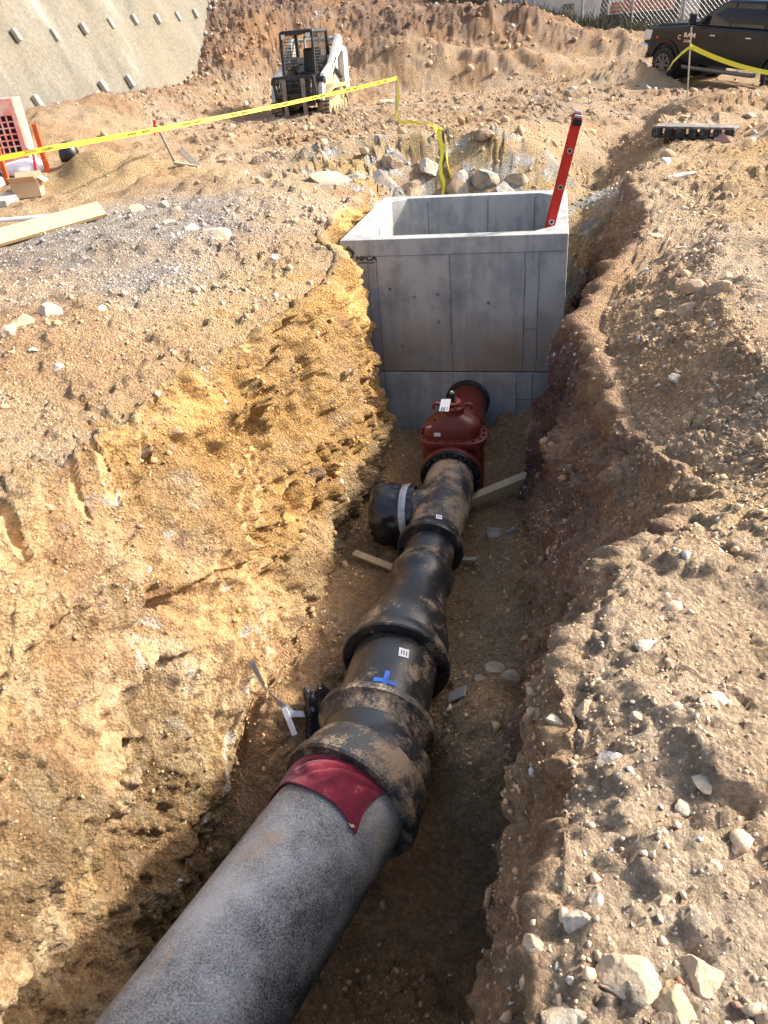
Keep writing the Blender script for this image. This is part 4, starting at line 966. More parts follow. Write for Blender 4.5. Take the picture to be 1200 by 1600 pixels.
ROCKS = [
 # left bank
 (-3.36, 4.46, .17, PALE, 1, 'pale angular rock standing upright on the left bank beside the grey gravel', .95), (-3.45, 4.30, .22, BRN, 2, 'flat brown rock lying in front of the upright pale rock on the left bank', .45),
 (-3.44, 4.10, .14, TAN, 3, 'small tan rock at the left picture edge, nearest of the left bank trio', .8), (-3.06, 4.62, .075, WHT, 4, 'small bright white stone on brown soil right of the left bank trio', .7),
 (-2.98, 3.86, .085, WHT, 5, 'white and grey stone on bare tan soil near the left bank edge', .7), (-3.2, 3.98, .07, WHT, 6, 'small white stone near the left picture edge below the flat brown rock', .6),
 (-4.45, 7.95, .26, TAN, 7, 'tallest tan rock of the heap between gravel and left bank mound', .8), (-4.22, 7.75, .20, BRN, 8, 'brown rock in the middle of the heap beside the gravel', .8), (-4.05, 7.95, .17, TAN, 9, 'tan block on the right side of the heap beside the gravel', .7),
 (-4.28, 8.2, .15, PALE, 10, 'pale rock behind the heap beside the gravel', .8), (-3.85, 7.42, .19, TAN, 11, 'tan rock just below the rock heap beside the gravel', .6), (-4.6, 7.7, .14, BRN, 12, 'small brown rock left of the heap beside the gravel', .7),
 (-3.2, 6.95, .34, GRY, 13, 'wide flat grey rock half buried on the left bank above the yellow wall', .55), (-3.48, 7.08, .18, PALE, 14, 'pale rock touching the left end of the wide flat grey rock', .7), (-5.1, 7.9, .12, WHT, 15, 'pale rock beside the end of the long timber plank', .8),
 (-2.45, 6.55, .10, WHT, 16, 'white rock on the left bank close to the vault corner', .7),
 # right bank, near
 (.205, 1.27, .085, WHT, 20, 'chalky white rock on the near right bank crest', .75), (.285, 1.42, .050, TAN, 22, 'small tan stone behind the chalky white rock', .7),
 (.15, 1.48, .060, BRN, 23, 'brown oval stone on the right bank crest', .55), (.07, 1.46, .055, PALE, 24, 'long pale stone leaning at the trench lip on the right bank', .45), (.33, 1.70, .07, WHT, 25, 'powdery white lump set in the right bank soil', .5),
 (.02, 1.58, .055, OCH, 26, 'yellowish stone at the trench lip of the right bank', .6), (.41, 1.22, .055, PALE, 27, 'flat pale oval stone on the right bank away from the lip', .5), (.36, 1.17, .045, PALE, 28, 'pale angular stone near the flat oval stone', .6),
 (.49, 1.52, .055, WHT, 29, 'white stone beside a tan one at the right picture edge', .6), (.46, 1.46, .055, TAN, 30, 'tan cube shaped stone beside a white one at the right picture edge', .7),
 (.115, .86, .065, PALE, 31, 'tall pale angular stone on the near crest above the dark hole', .95), (.03, .82, .062, TAN, 32, 'tan block perched at the trench lip near the bottom of the picture', .85), (.155, .90, .045, PALE, 33, 'pale lump behind the tall pale angular stone', .7),
 (.285, .735, .105, OCH, 34, 'large ochre crusted rock at the bottom right of the picture', .8), (.345, .80, .085, TAN, 35, 'rough tan rock right behind the large ochre rock', .8), (.47, .735, .085, BRN, 36, 'brown rock with a white chip in the bottom right corner', .6),
 (.10, .69, .10, GRN, 37, 'greenish grey slab in the crumbling edge at the bottom', .5), (.205, .76, .11, TAN, 38, 'broad tan slab left of the large ochre rock', .45), (.29, .93, .035, TAN, 39, 'small tan stone on open soil above the rough tan rock', .8),
 (.40, 1.02, .035, PALE, 40, 'small pale stone near the right picture edge low down', .7),
 (.64, 2.31, .035, WHT, 41, 'tiny bright white stone alone on smooth tan soil', .6),
 # right bank, far
 (.77, 4.35, .11, (.30, .31, .29), 42, 'bluish grey angular rock on the far right bank', .6), (1.13, 5.28, .17, BRN, 43, 'reddish brown pyramid shaped rock of the cluster on the right bank', .9), (1.02, 5.55, .20, (.36, .24, .15), 44, 'largest brown rock of the cluster on the right bank', .7),
 (.93, 5.25, .16, BRN, 45, 'brown rock at the left of the cluster on the right bank', .7), (1.2, 5.62, .16, BRN, 46, 'brown rock at the back of the cluster on the right bank', .6), (.77, 5.38, .10, OCH, 47, 'oval yellowish brown stone left of the cluster', .5),
 (.78, 6.45, .12, WHT, 48, 'pale rock beside the right trench edge level with the vault', .7), (1.05, 6.75, .17, PALE, 49, 'flat pale rock on the right bank level with the vault', .5), (.92, 7.15, .15, OCH, 50, 'ochre rock at the right trench edge nearest the vault', .6),
 (1.35, 9.3, .35, WHT, 51, 'flat whitish slab flush with the soil right of the vault', .2), (2.6, 11.8, .14, GRY, 52, 'grey rock beside the black pallet end', .7), (2.45, 11.2, .14, WHT, 53, 'white rock below the black pallet end', .7),
 (1.95, 13.4, .22, TAN, 54, 'tan rock on open soil behind the black pallet', .7), (2.9, 11.7, .30, GRY, 55, 'wide grey rock at the foot of the right hand spoil heap', .45), (2.9, 10.2, .14, BRN, 56, 'dark red rounded rock by the right picture edge', .7),
 (2.9, 13.6, .22, GRY, 57, 'grey rock on top of the right hand spoil heap', .6), (1.2, 11.6, .18, PALE, 58, 'pale flat stone left of the black pallet', .4),
 (-4.45, 21.6, .65, PALE, 60, 'low pale boulder on the ground right of the loader track', .5), (-6.2, 12.2, .16, WHT, 61, 'white rock in front of the wooden stake', .6), (-5.2, 12.3, .35, BRN, 62, 'brown rock lying beside the leaning wooden stake', .6),
 # trench floor
 (-.34, 5.02, .17, DRK, 63, 'dark lump of clay right of the tee on the trench floor', .6), (-.20, 4.95, .11, DRK, 64, 'smaller dark lump beside the dark clay lump', .7),
 (-.22, 3.35, .13, BRN, 65, 'brown clod at the right of the blue marked spool', .7), (-.12, 3.25, .12, BRN, 66, 'reddish clod nearest the right trench wall beside the bend', .7), (-.28, 3.18, .10, BRN, 67, 'clod lying against the dirt covered bend', .7),
]
for i, (a, b, s_, c, sd0, lab, sq) in enumerate(ROCKS):
    c = tuple(.72*v+.28*w_ for v, w_ in zip(c, (.50, .38, .25))); rock_at(a, b, s_, c, sd0, lab, squash=sq, sub=3 if s_*700/max(1.4, math.hypot(a, b)) > 28 else 2)
# grey rock outcrop in the bank behind the vault
OUT = [  # a, b, z, size, colour, label, squash
 (-2.85, 9.9, .02, .50, PALE, 'broad pale outcrop block at the left behind the vault', .5), (-2.35, 10.45, -.02, .42, GRY, 'grey split block of the outcrop behind the vault', .8), (-2.2, 10.9, .12, .30, DRK, 'dark block at the top of the outcrop left of the hanging tape', .8),
 (-1.95, 10.55, -.1, .34, BRN, 'brown block left of the hanging tape behind the vault', .8), (-1.7, 10.9, .05, .26, WHT, 'white streaked block just left of the hanging tape', .7), (-1.3, 10.75, -.1, .36, GRY, 'grey block just right of the hanging tape', .9),
 (-.95, 10.85, .05, .34, (.22, .23, .23), 'dark grey angular block at the right of the outcrop', .8), (-.7, 10.6, -.15, .38, GRY, 'large grey green block at the right end of the outcrop', 1.0), (-1.0, 11.3, .15, .26, BRN, 'brown block above the right end of the outcrop', .7),
 (-1.6, 10.35, -.25, .30, WHT, 'white block close above the rear wall of the vault', .6), (-2.6, 10.2, -.2, .30, GRY, 'grey block low in the outcrop by the left rear vault corner', .7), (-.45, 10.9, .05, .26, TAN, 'tan block where the outcrop meets the sloping spoil', .6)]
for i, (a, b, z, s_, c, lab, sq) in enumerate(OUT):
    c = tuple(.8*v for v in c)
    b += .35; p = W(a, b); s_ *= 1.45; zz, n = gz(p.x, p.y); p.z = zz-.12*s_; one_rock('rock', lab, p, s_, c, 200+i, None, sq, sub=2, cuts=16)
# ------------------------------------------------------------------ sprayed concrete wall with nail heads (left background)
def shot_pt(y, z, out=0.0):
    """point of the battered wall at distance y and height z; out = proud of its face"""
    zr = 2.2+.056*(y-19); x = -11.67+.25*y-.45*(z-zr)
    n = Vector((1/.97, -.25/.97, .45)).normalized(); return Vector((x, y, z))+n*out
def shotcrete_material():
    m, t, b = nodes('sprayed_concrete'); L = t.links.new
    b.inputs['Roughness'].default_value = .95; b.inputs['Specular IOR Level'].default_value = .15
    tc = N_(t, 'ShaderNodeTexCoord'); mp = N_(t, 'ShaderNodeMapping'); mp.inputs['Scale'].default_value = (1, 1.2, .22); mp.inputs['Rotation'].default_value = (0, R(24), 0); L(tc.outputs['Object'], mp.inputs[0])
    a = N_(t, 'ShaderNodeTexNoise', i_Scale=.9, i_Detail=8, i_Roughness=.62); L(mp.outputs[0], a.inputs['Vector'])
    g = N_(t, 'ShaderNodeTexNoise', i_Scale=.35, i_Detail=4); L(tc.outputs['Object'], g.inputs['Vector'])
    f = N_(t, 'ShaderNodeTexNoise', i_Scale=14, i_Detail=6, i_Roughness=.8); L(tc.outputs['Object'], f.inputs['Vector'])
    cr = N_(t, 'ShaderNodeValToRGB'); L(a.outputs['Fac'], cr.inputs[0]); e = cr.color_ramp.elements
    e[0].position = .36; e[0].color = (.13, .125, .105, 1); e[1].position = .60; e[1].color = (.205, .19, .155, 1); k = e.new(.72); k.color = (.30, .30, .27, 1)
    c2 = N_(t, 'ShaderNodeMapRange'); c2.inputs[1].default_value = .42; c2.inputs[2].default_value = .6; c2.inputs[4].default_value = .5; L(g.outputs['Fac'], c2.inputs[0])
    mx = N_(t, 'ShaderNodeMix', data_type='RGBA'); L(c2.outputs[0], mx.inputs[0]); L(cr.outputs[0], mx.inputs[6]); mx.inputs[7].default_value = (.22, .185, .13, 1)
    fr = N_(t, 'ShaderNodeMapRange'); fr.inputs[1].default_value = .35; fr.inputs[2].default_value = .65; fr.inputs[3].default_value = .7; fr.inputs[4].default_value = 1.25; L(f.outputs['Fac'], fr.inputs[0])
    vm = N_(t, 'ShaderNodeVectorMath', operation='SCALE'); L(mx.outputs[2], vm.inputs[0]); L(fr.outputs[0], vm.inputs['Scale']); L(vm.outputs[0], b.inputs['Base Color'])
    bp = N_(t, 'ShaderNodeBump', i_Strength=.6, i_Distance=.05); L(f.outputs['Fac'], bp.inputs['Height']); L(bp.outputs[0], b.inputs['Normal'])
    return m
M_['shot'] = shotcrete_material(); M_['nail'] = basic('nail_head', (.36, .34, .29), .9, var=.15, scale=12)
sw = thing('retaining_wall', 'battered sprayed concrete retaining wall with rows of square nail heads', 'retaining wall', shot_pt(22, 0))
V = []; Fs = []; ny, nz = 160, 90
for j in range(nz+1):
    for i in range(ny+1):
        y = 9+37*i/ny; z = -1.2+13*j/nz; V.append((y, z))
Va = np.array(V); d_ = .10*fbm(np.stack([Va[:, 0], Va[:, 1], Va[:, 0]*0], -1), .5, 3, 150)+.03*fbm(np.stack([Va[:, 0], Va[:, 1], Va[:, 0]*0], -1), 2.5, 3, 155)
Vw = [shot_pt(y, z, float(d)) for (y, z), d in zip(V, d_)]
for j in range(nz):
    for i in range(ny): a = j*(ny+1)+i; Fs.append((a, a+1, a+ny+2, a+ny+1))
n0 = len(Vw); Vw += [shot_pt(y, z, -1.2) for y, z in ((9, -1.2), (46, -1.2), (46, 11.8), (9, 11.8))]
Fs += [(n0, n0+3, n0+2, n0+1), (0, nz*(ny+1), n0+3, n0), (ny, n0+1, n0+2, nz*(ny+1)+ny), (nz*(ny+1), nz*(ny+1)+ny, n0+2, n0+3), (0, n0, n0+1, ny)]
MB(loc_of(sw)).add(Vw, Fs).build('wall_face', M_['shot'], sw, smooth=50)
_u = Vector((.25, 1, .056)).normalized(); _n = Vector((1/.97, -.25/.97, .45)).normalized(); _v = _u.cross(_n).normalized()
_n = _v.cross(_u)*-1 if _v.cross(_u).dot(_n) < 0 else _v.cross(_u)
blk = None
def nail(y, z, s_=1.0):
    global blk
    p = shot_pt(y, z, .06)
    if blk is None:
        blk = MB().box((0, 0, 0), (.12, .25, .12)).build('nail_head', M_['nail'], sw, bevel=.02, seg=1)
        o = blk
    else:
        o = blk.copy(); col.objects.link(o); o.parent = sw
    o.matrix_local = Matrix.Translation(p-sw.location) @ Matrix((_u, _v, _n)).transposed().to_4x4() @ Matrix.Rotation(rnd.uniform(-.08, .08), 4, 'Z') @ Matrix.Scale(s_, 4)
for i in range(9): nail(19+1.33*i, 2.2+.056*(1.33*i)+rnd.uniform(-.05, .05))
for y, z in ((18.2, 1.0), (20.9, 1.12), (22.2, 1.17), (16.0, .6)): nail(y, z, 1.15)
for i in range(14): nail(18.3+1.33*i, 3.9+.056*(1.33*i)+rnd.uniform(-.05, .05))
for i in range(3): nail(17.67-1.33*i, 2.2-.07*i)

# ------------------------------------------------------------------ compact track loader
M_['white_paint'] = basic('white_paint', (.50, .49, .46), .45, var=.08, dirt=(.42, .32, .22), dirt_amt=.22, dscale=3)
M_['cream_paint'] = basic('cream_paint', (.31, .25, .125), .6, var=.12, dirt=(.42, .32, .22), dirt_amt=.35, dscale=3)
M_['black_paint'] = basic('black_paint', (.016, .016, .018), .45, var=.3, dirt=(.38, .29, .2), dirt_amt=.2, dscale=4)
M_['track_rubber'] = basic('track_rubber', (.035, .033, .03), .9, var=.3, dirt=(.40, .30, .20), dirt_amt=.5, dscale=5)
M_['steel_worn'] = basic('steel_worn', (.22, .20, .18), .5, metal=.6, var=.3, dirt=(.35, .26, .18), dirt_amt=.3)
def rot_on_ground(x, y, ang, sink=.03, dz=0):
    z, n = gz(x, y); return (x, y, z-sink+dz)
def loader():
    px, py = -.93, 21.3
    L0 = thing('track_loader', 'white compact track loader with black open cab and pallet fork frame', 'track loader', rot_on_ground(px, py, 0, .02), (0, 0, R(162)))
    L0.scale = (.87, .87, .87)
    M0 = Matrix.Identity(4)
    # undercarriage: a track loop each side, x outwards, y forward
    for sx in (-1, 1):
        loop = []
        cs = [(.72, .22, .20, -90, 60), (-.50, .46, .20, 60, 178), (-.72, .20, .18, 178, 270)]
        for cy, cz, rr, a0, a1 in cs:
            for k in range(9): a = R(a0+(a1-a0)*k/8); loop.append((cy+rr*math.cos(a), cz+rr*math.sin(a)))
        fr = Matrix(((0, 0, 1, sx*.70-.17), (1, 0, 0, 0), (0, 1, 0, 0), (0, 0, 0, 1)))
        # belt as a ring of given thickness
        n = len(loop); mb = MB(M0); V = []
        c = Vector((0, .28))
        for t_ in (0, 1):
            for (y, z) in loop:
                v = (Vector((y, z))-c); v = v*(1-.045/v.length*t_)+c; V += [(sx*.70-.17, v.x, v.y), (sx*.70+.17, v.x, v.y)]
        Fs = []
        for i in range(n):
            j = (i+1) % n
            Fs += [(2*i, 2*i+1, 2*j+1, 2*j), (2*n+2*i, 2*n+2*j, 2*n+2*j+1, 2*n+2*i+1), (2*i, 2*j, 2*n+2*j, 2*n+2*i), (2*i+1, 2*n+2*i+1, 2*n+2*j+1, 2*j+1)]
        belt = mb.add(V, Fs).build('rubber_track', M_['track_rubber'], L0)
        per = [Vector(p) for p in loop]; tot = sum((per[(i+1) % n]-per[i]).length for i in range(n)); s_ = 0; k = 0; nl = 44; acc = 0; first = None
        for i in range(n):
            a, b = per[i], per[(i+1) % n]; l = (b-a).length
            while k*tot/nl < acc+l-1e-6:
                t = (k*tot/nl-acc)/l; p = a.lerp(b, t); d = (b-a).normalized(); k += 1
                ang = math.atan2(d.y, d.x); Mx = Matrix.Translation((sx*.70, p.x, p.y)) @ Matrix.Rotation(ang, 4, 'X')
                if first is None: first = MB().box((0, 0, -.008), (.335, .052, .05)).build('track_lug', M_['track_rubber'], belt, bevel=.006, seg=1); first.matrix_local = Mx
                else:
                    o = first.copy(); col.objects.link(o); o.parent = belt; o.matrix_local = Mx
            acc += l
        MB().prism([(-.62, .20), (.62, .14), (.72, .28), (.35, .36), (-.35, .52), (-.6, .5)], .10, Matrix(((0, 0, 1, sx*.70-.05+sx*.06), (1, 0, 0, 0), (0, 1, 0, 0), (0, 0, 0, 1)))).build('track_frame', M_['cream_paint'], L0, bevel=.02)
        for cy, cz, rr in ((.72, .22, .15), (-.50, .46, .15), (-.72, .20, .13), (.35, .13, .09), (.08, .13, .09), (-.2, .13, .09), (-.45, .13, .09)):
            w_ = MB().disc((sx*.76, cy, cz), (1, 0, 0), rr, .16, 20).disc((sx*.845, cy, cz), (1, 0, 0), rr*.4, .02, 12).build('roller' if rr < .1 else 'idler_wheel', M_['cream_paint'], L0, bevel=.01)
        MB().prism([(-.95, .62), (.30, .62), (.88, .50), (.88, .56), (.30, .72), (-.95, .72)], .36, Matrix(((0, 0, 1, sx*.70-.18), (1, 0, 0, 0), (0, 1, 0, 0), (0, 0, 0, 1)))).build('track_fender', M_['cream_paint'], L0, bevel=.01)
    # chassis and rear
    MB().box((0, -.1, .62), (1.02, 1.75, .62)).build('chassis', M_['black_paint'], L0, bevel=.04)
    MB().prism([(-1.25, .45), (-1.25, 1.15), (-1.05, 1.42), (-.45, 1.42), (-.45, .45)], 1.30, Matrix(((0, 0, 1, -.65), (1, 0, 0, 0), (0, 1, 0, 0), (0, 0, 0, 1)))).build('engine_hood', M_['white_paint'], L0, bevel=.05, seg=3)
    for sx in (-1, 1):
        o = MB().prism([(-.75, .72), (-.75, 1.2), (-.4, 1.25), (.05, .95), (.35, .78), (.35, .72)], .05, Matrix(((0, 0, 1, sx*.60-.025), (1, 0, 0, 0), (0, 1, 0, 0), (0, 0, 0, 1)))).build('side_panel', M_['cream_paint'], L0, bevel=.01)
        for k in range(5): MB().box((sx*.632, -.55+.09*k*0-.0, .84+.065*k), (.012, .30, .025)).build('vent_slat', M_['black_paint'], o)
        # rear upright tower and lift arm
        MB().prism([(-1.28, .55), (-1.30, 1.50), (-1.08, 1.62), (-.92, 1.50), (-.88, .80), (-.95, .55)], .16, Matrix(((0, 0, 1, sx*.74-.08), (1, 0, 0, 0), (0, 1, 0, 0), (0, 0, 0, 1)))).build('tower', M_['white_paint'], L0, bevel=.02, seg=2)
        arm = MB().prism([(-1.15, 1.72), (-1.0, 1.88), (-.80, 1.90), (-.70, 1.80), (.10, 1.22), (.72, 1.02), (.98, .72), (1.06, .40), (.94, .36), (.80, .62), (.62, .82), (.00, .98), (-.50, 1.30), (-.95, 1.52)], .13, Matrix(((0, 0, 1, sx*.70-.065), (1, 0, 0, 0), (0, 1, 0, 0), (0, 0, 0, 1)))).build('lift_arm', M_['white_paint'], L0, bevel=.02, seg=2)
        for (y, z, l) in ((-.35, 1.37, .09), (-.2, 1.30, .07), (-.02, 1.2, .06)): MB().box((sx*.70+sx*.067, y, z-.05), (.004, l*1.4, .08), (R(-30), 0, 0)).build('decal_mark', M_['black_paint'], arm)
        MB().sweep([(sx*.70, -.85, .85), (sx*.70, -.35, 1.12)], .045, 12).build('lift_cylinder', M_['black_paint'], L0, smooth=True)
        MB().sweep([(sx*.70, -.35, 1.12), (sx*.70, .35, 1.0)], .024, 12).build('cylinder_rod', M_['alu'], L0, smooth=True)
        MB().sweep([(sx*.42, .92, .92), (sx*.42, 1.06, .48)], .04, 12).build('tilt_cylinder', M_['steel_worn'], L0, smooth=True)
        MB().disc((sx*.70, .80, .86), (1, 0, 0), .10, .17, 18).build('arm_pivot', M_['black_paint'], L0, bevel=.01)
        MB().sweep([(sx*.60, .55, 1.0), (sx*.55, .70, .95), (sx*.5, .85, .7), (sx*.45, .9, .5)], .018, 8).build('hydraulic_hose', M_['black_paint'], L0, smooth=True)
    MB().sweep([(-.70, -.82, 1.80), (.70, -.82, 1.80)], .055, 14).build('cross_tube', M_['white_paint'], L0, smooth=True)
    # cab frame: four posts, roof, mesh sides
    cx, y0, y1, z0, z1 = .46, .52, -.62, .85, 2.02
    yf = y0+.0
    roof = MB().box((0, (y0+y1)/2-.02, z1), (.98, 1.22, .09), None, (.94, .92)).build('cab_roof', M_['black_paint'], L0, bevel=.03, seg=2)
    MB().box((0, y0+.07, z1-.02), (.9, .05, .10)).build('roof_visor', M_['black_paint'], L0, bevel=.01)
    for sx in (-1, 1):
        MB().box((sx*.36, y0+.10, z1-.10), (.12, .03, .12), (0, 0, 0)).build('work_light', M_['alu'], L0, bevel=.02)
        MB().beam((sx*cx, y0+.14, .72), (sx*cx, y0+.04, z1), .07, .08, (0, 1, 0)).build('cab_post', M_['black_paint'], L0, bevel=.012)
        MB().beam((sx*cx, y1, z0), (sx*cx, y1, z1), .08, .10, (0, 1, 0)).build('cab_post', M_['black_paint'], L0, bevel=.012)
        MB().beam((sx*cx, y1, 1.02), (sx*cx, y0+.1, 1.02), .05, .05).build('cab_rail', M_['black_paint'], L0)
        g = MB()
        for k in range(11): g.box((sx*cx, y1+.06+(y0-y1)*k/10.5, 1.5), (.012, .014, .98))
        for k in range(13): g.box((sx*cx, (y0+y1)/2, 1.06+.074*k), (.014, 1.12, .014))
        g.build('side_mesh', M_['black_paint'], L0)
    MB().box((0, y1, 1.12), (.9, .05, .5)).build('rear_panel', M_['black_paint'], L0)
    for sx in (-1, 1): MB().sweep([(sx*.22, y1, 1.38), (sx*.22, y1, 1.90)], .03, 8).build('rear_window_frame', M_['white_paint'], L0)
    MB().sweep([(-.22, y1, 1.9), (.22, y1, 1.9)], .03, 8).build('rear_window_frame', M_['white_paint'], L0)
    MB().box((0, -.28, 1.0), (.52, .5, .14)).build('seat', M_['black_plastic'], L0, bevel=.05, seg=3)
    MB().box((0, -.50, 1.32), (.50, .13, .62), (R(8), 0, 0)).build('seat_back', M_['black_plastic'], L0, bevel=.05, seg=3)
    for sx in (-1, 1):
        MB().sweep([(sx*.32, .05, .95), (sx*.32, .12, 1.20), (sx*.32, .09, 1.28)], [.02, .018, .03], 10).build('joystick', M_['black_plastic'], L0)
        MB().sweep([(sx*.30, -.45, 1.25), (sx*.30, .28, 1.22), (sx*.10, .36, 1.18)], .022, 8).build('lap_bar', M_['black_paint'], L0)
    MB().box((0, .52, .72), (.84, .05, .28), (R(-15), 0, 0)).build('front_panel', M_['black_paint'], L0)
    MB().box((0, .45, .64), (.5, .2, .03)).build('foot_plate', M_['steel_worn'], L0)
    # fork carriage and forks
    y = 1.18; fk = MB()
    for z, h in ((.32, .09), (.56, .05), (.98, .07)): fk.box((0, y, z), (1.16, .06, h))
    for x in (-.56, -.28, .28, .56): fk.box((x, y, .65), (.05, .06, .70))
    for z in (.70, .84): fk.box((0, y, z), (1.1, .03, .025))
    for x in (-.42, -.14, .14, .42): fk.beam((x-.12, y, .98), (x+.06, y, .62), .03, .03, (0, 1, 0))
    fk.box((0, y-.03, .42), (.5, .03, .24))
    fk.build('fork_carriage', M_['black_paint'], L0, bevel=.006, seg=1)
    for sx in (-1, 1):
        MB().prism([(1.19, .95), (1.24, .95), (1.24, .07), (2.30, .03), (2.30, .015), (1.19, .02)], .11, Matrix(((0, 0, 1, sx*.28-.055), (1, 0, 0, 0), (0, 1, 0, 0), (0, 0, 0, 1)))).build('fork', M_['steel_worn'], L0, bevel=.004, seg=1)
        MB().beam((sx*.60, 1.16, 1.0), (sx*.60, 1.0, .3), .03, .14, (0, 1, 0)).build('carriage_side', M_['black_paint'], L0)
loader()

# ------------------------------------------------------------------ black pickup truck
def car_paint():
    m = basic('black_car_paint', (.010, .012, .018), .3, spec=.35, var=.1, dirt=(.34, .26, .19), dirt_amt=.05, dscale=2.5, coat=.12); return m
M_['car_black'] = car_paint()
M_['glass_dark'] = basic('tinted_glass', (.012, .014, .017), .06, spec=.8, var=.02)
M_['chrome'] = basic('chrome', (.72, .72, .73), .18, metal=.95, var=.05, dirt=(.4, .3, .2), dirt_amt=.15)
M_['lamp'] = basic('headlamp', (.70, .70, .68), .15, spec=.8, var=.1)
M_['rim'] = basic('wheel_rim', (.20, .20, .205), .35, metal=.7, var=.1, dirt=(.4, .3, .2), dirt_amt=.2)
def truck():
    fx, fy, rx, ry = 8.68, 23.05, 10.05, 19.5
    hd = math.atan2(-(fx-rx), fy-ry)
    cxy = Vector(((fx+rx)/2, (fy+ry)/2, .10))
    # centre line sits one half track to the right of the visible left wheels
    right = Vector((math.cos(hd), math.sin(hd), 0)); c = cxy+right*.86
    T = thing('pickup_truck', 'black crew cab pickup truck parked beside the chain link fence', 'pickup truck', (c.x, c.y, .09), (R(-2.5)*0, 0, hd))
    T.rotation_euler = Euler((R(5.0), 0, hd)); T.location.z = TRUCK_Z+.0
    S = lambda x, d: Matrix(((0, 0, 1, x), (1, 0, 0, 0), (0, 1, 0, 0), (0, 0, 0, 1)))
    def arch(cy, r=.53, n=12, zb=.60):
        a0 = math.asin((zb-.42)/r); return [(cy+r*math.cos(a0+(math.pi-2*a0)*k/n), .42+r*math.sin(a0+(math.pi-2*a0)*k/n)) for k in range(n+1)]
    wb = 1.9
    # body side outline front to rear (y forward)
    low = [(-3.15, .62)]+arch(-wb)[::-1]+[(-1.2, .52), (1.25, .52)]+arch(wb)[::-1]+[(2.72, .62)]
    out = low+[(2.82, .80), (2.84, 1.08), (2.70, 1.24), (1.15, 1.34), (-1.42, 1.34), (-3.15, 1.36)]
    MB().prism(out, 1.92, S(-.96, 0)).build('body', M_['car_black'], T, bevel=.05, seg=3, angle=50, smooth=35)
    MB().prism([(2.66, 1.20), (1.05, 1.32), (1.05, 1.40), (2.45, 1.33), (2.62, 1.27)], 1.55, S(-.775, 0)).build('hood', M_['car_black'], T, bevel=.03, seg=3, smooth=40)
    for sx in (-1, 1):
        h = MB()
        for k in range(6): h.box((sx*.32, 1.95-.10*k, 1.385+.010*k), (.22, .035, .014))
        h.build('hood_louvre', M_['bolt_black'], T)
    # greenhouse
    V = []; secs = [(1.34, 1.12, -1.42, .90), (1.60, .72, -1.30, .86), (1.86, .28, -1.16, .76), (1.91, .12, -1.02, .70), (1.93, -.1, -.8, .55)]
    for z, yf, yr, hw in secs: V += [(-hw, yf, z), (hw, yf, z), (hw, yr, z), (-hw, yr, z)]
    Fs = [(3, 2, 1, 0)]+[(4*k+i, 4*k+(i+1) % 4, 4*k+4+(i+1) % 4, 4*k+4+i) for k in range(4) for i in range(4)]+[(16, 17, 18, 19)]
    MB().add(V, Fs).build('cab', M_['car_black'], T, bevel=.035, seg=3, angle=25, smooth=40)
    def side(y, z, sx, off=.006):
        hw = np.interp(z, [1.34, 1.60, 1.88], [.90, .86, .76]); return (sx*(hw+off), y, z)
    for sx in (-1, 1):
        for nm, q in (('front_side_window', [(.90, 1.38), (-.10, 1.38), (-.10, 1.84), (.22, 1.84), (.62, 1.60)]), ('rear_side_window', [(-.17, 1.38), (-1.18, 1.38), (-1.10, 1.62), (-1.0, 1.83), (-.17, 1.84)])):
            P = [Vector(side(y, z, sx)) for y, z in q]; mid = [Vector(side(y, z, sx, -.01)) for y, z in q]; n = len(q)
            # split the pane at the bend of the cab side
            mb = MB(); mb.add(P+mid, [tuple(range(n)), tuple(range(2*n-1, n-1, -1))]+[(i, i+n, (i+1) % n+n, (i+1) % n) for i in range(n)]); mb.build(nm, M_['glass_dark'], T)
        for y, l in ((.30, 0), (-.86, 0)):
            MB().box((sx*.975, y, 1.17), (.035, .17, .035)).build('door_handle', M_['chrome'], T, bevel=.01)
        for y in (1.02, -.13, -1.36):
            MB().box((sx*.9605, y, .95), (.004, .012, .78)).build('door_gap', M_['ink'], T)
        MB().box((sx*.9605, -.1, .56), (.005, 2.4, .010)).build('sill_line', M_['ink'], T)
        mr_ = MB().box((sx*1.12, .92, 1.50), (.20, .09, .27)).build('door_mirror', M_['car_black'], T, bevel=.03, seg=2)
        MB().box((sx*1.02, .90, 1.42), (.14, .04, .04)).build('mirror_arm', M_['car_black'], mr_)
        for cy in (wb, -wb):
            pts = arch(cy, .55); rg = MB()
            for k in range(len(pts)-1): rg.beam((sx*.955, *pts[k]), (sx*.955, *pts[k+1]), .05, .055, (1, 0, 0))
            rg.build('wheel_arch_flare', M_['car_black'], T)
            MB().disc((sx*.55, cy, .55), (1, 0, 0), .50, .75, 24).build('wheel_well', M_['ink'], T)
            wh = MB().disc((0, 0, 0), (1, 0, 0), .25, .26, 20).build('wheel', M_['bolt_black'], T); wh.location = (sx*.86, cy, .42)
            prof = [(-.14, .27), (-.14, .37), (-.12, .405), (-.07, .42), (.07, .42), (.12, .405), (.14, .37), (.14, .27)]
            ty = MB().sweep([(x, 0, 0) for x, r in prof], [r for x, r in prof], 40, False).sweep([(-.14, 0, 0), (-.135, 0, 0)], .30, 40).build('tyre', M_['rubber'], wh, smooth=30)
            tr = MB()
            for k in range(36):
                a = 2*math.pi*k/36
                for xx, of in ((-.075, 0), (.075, .08)): tr.box((xx, .420*math.cos(a+of), .420*math.sin(a+of)), (.11, .040, .022), (a+of+math.pi/2, 0, 0))
            tr.build('tread_block', M_['rubber'], wh)
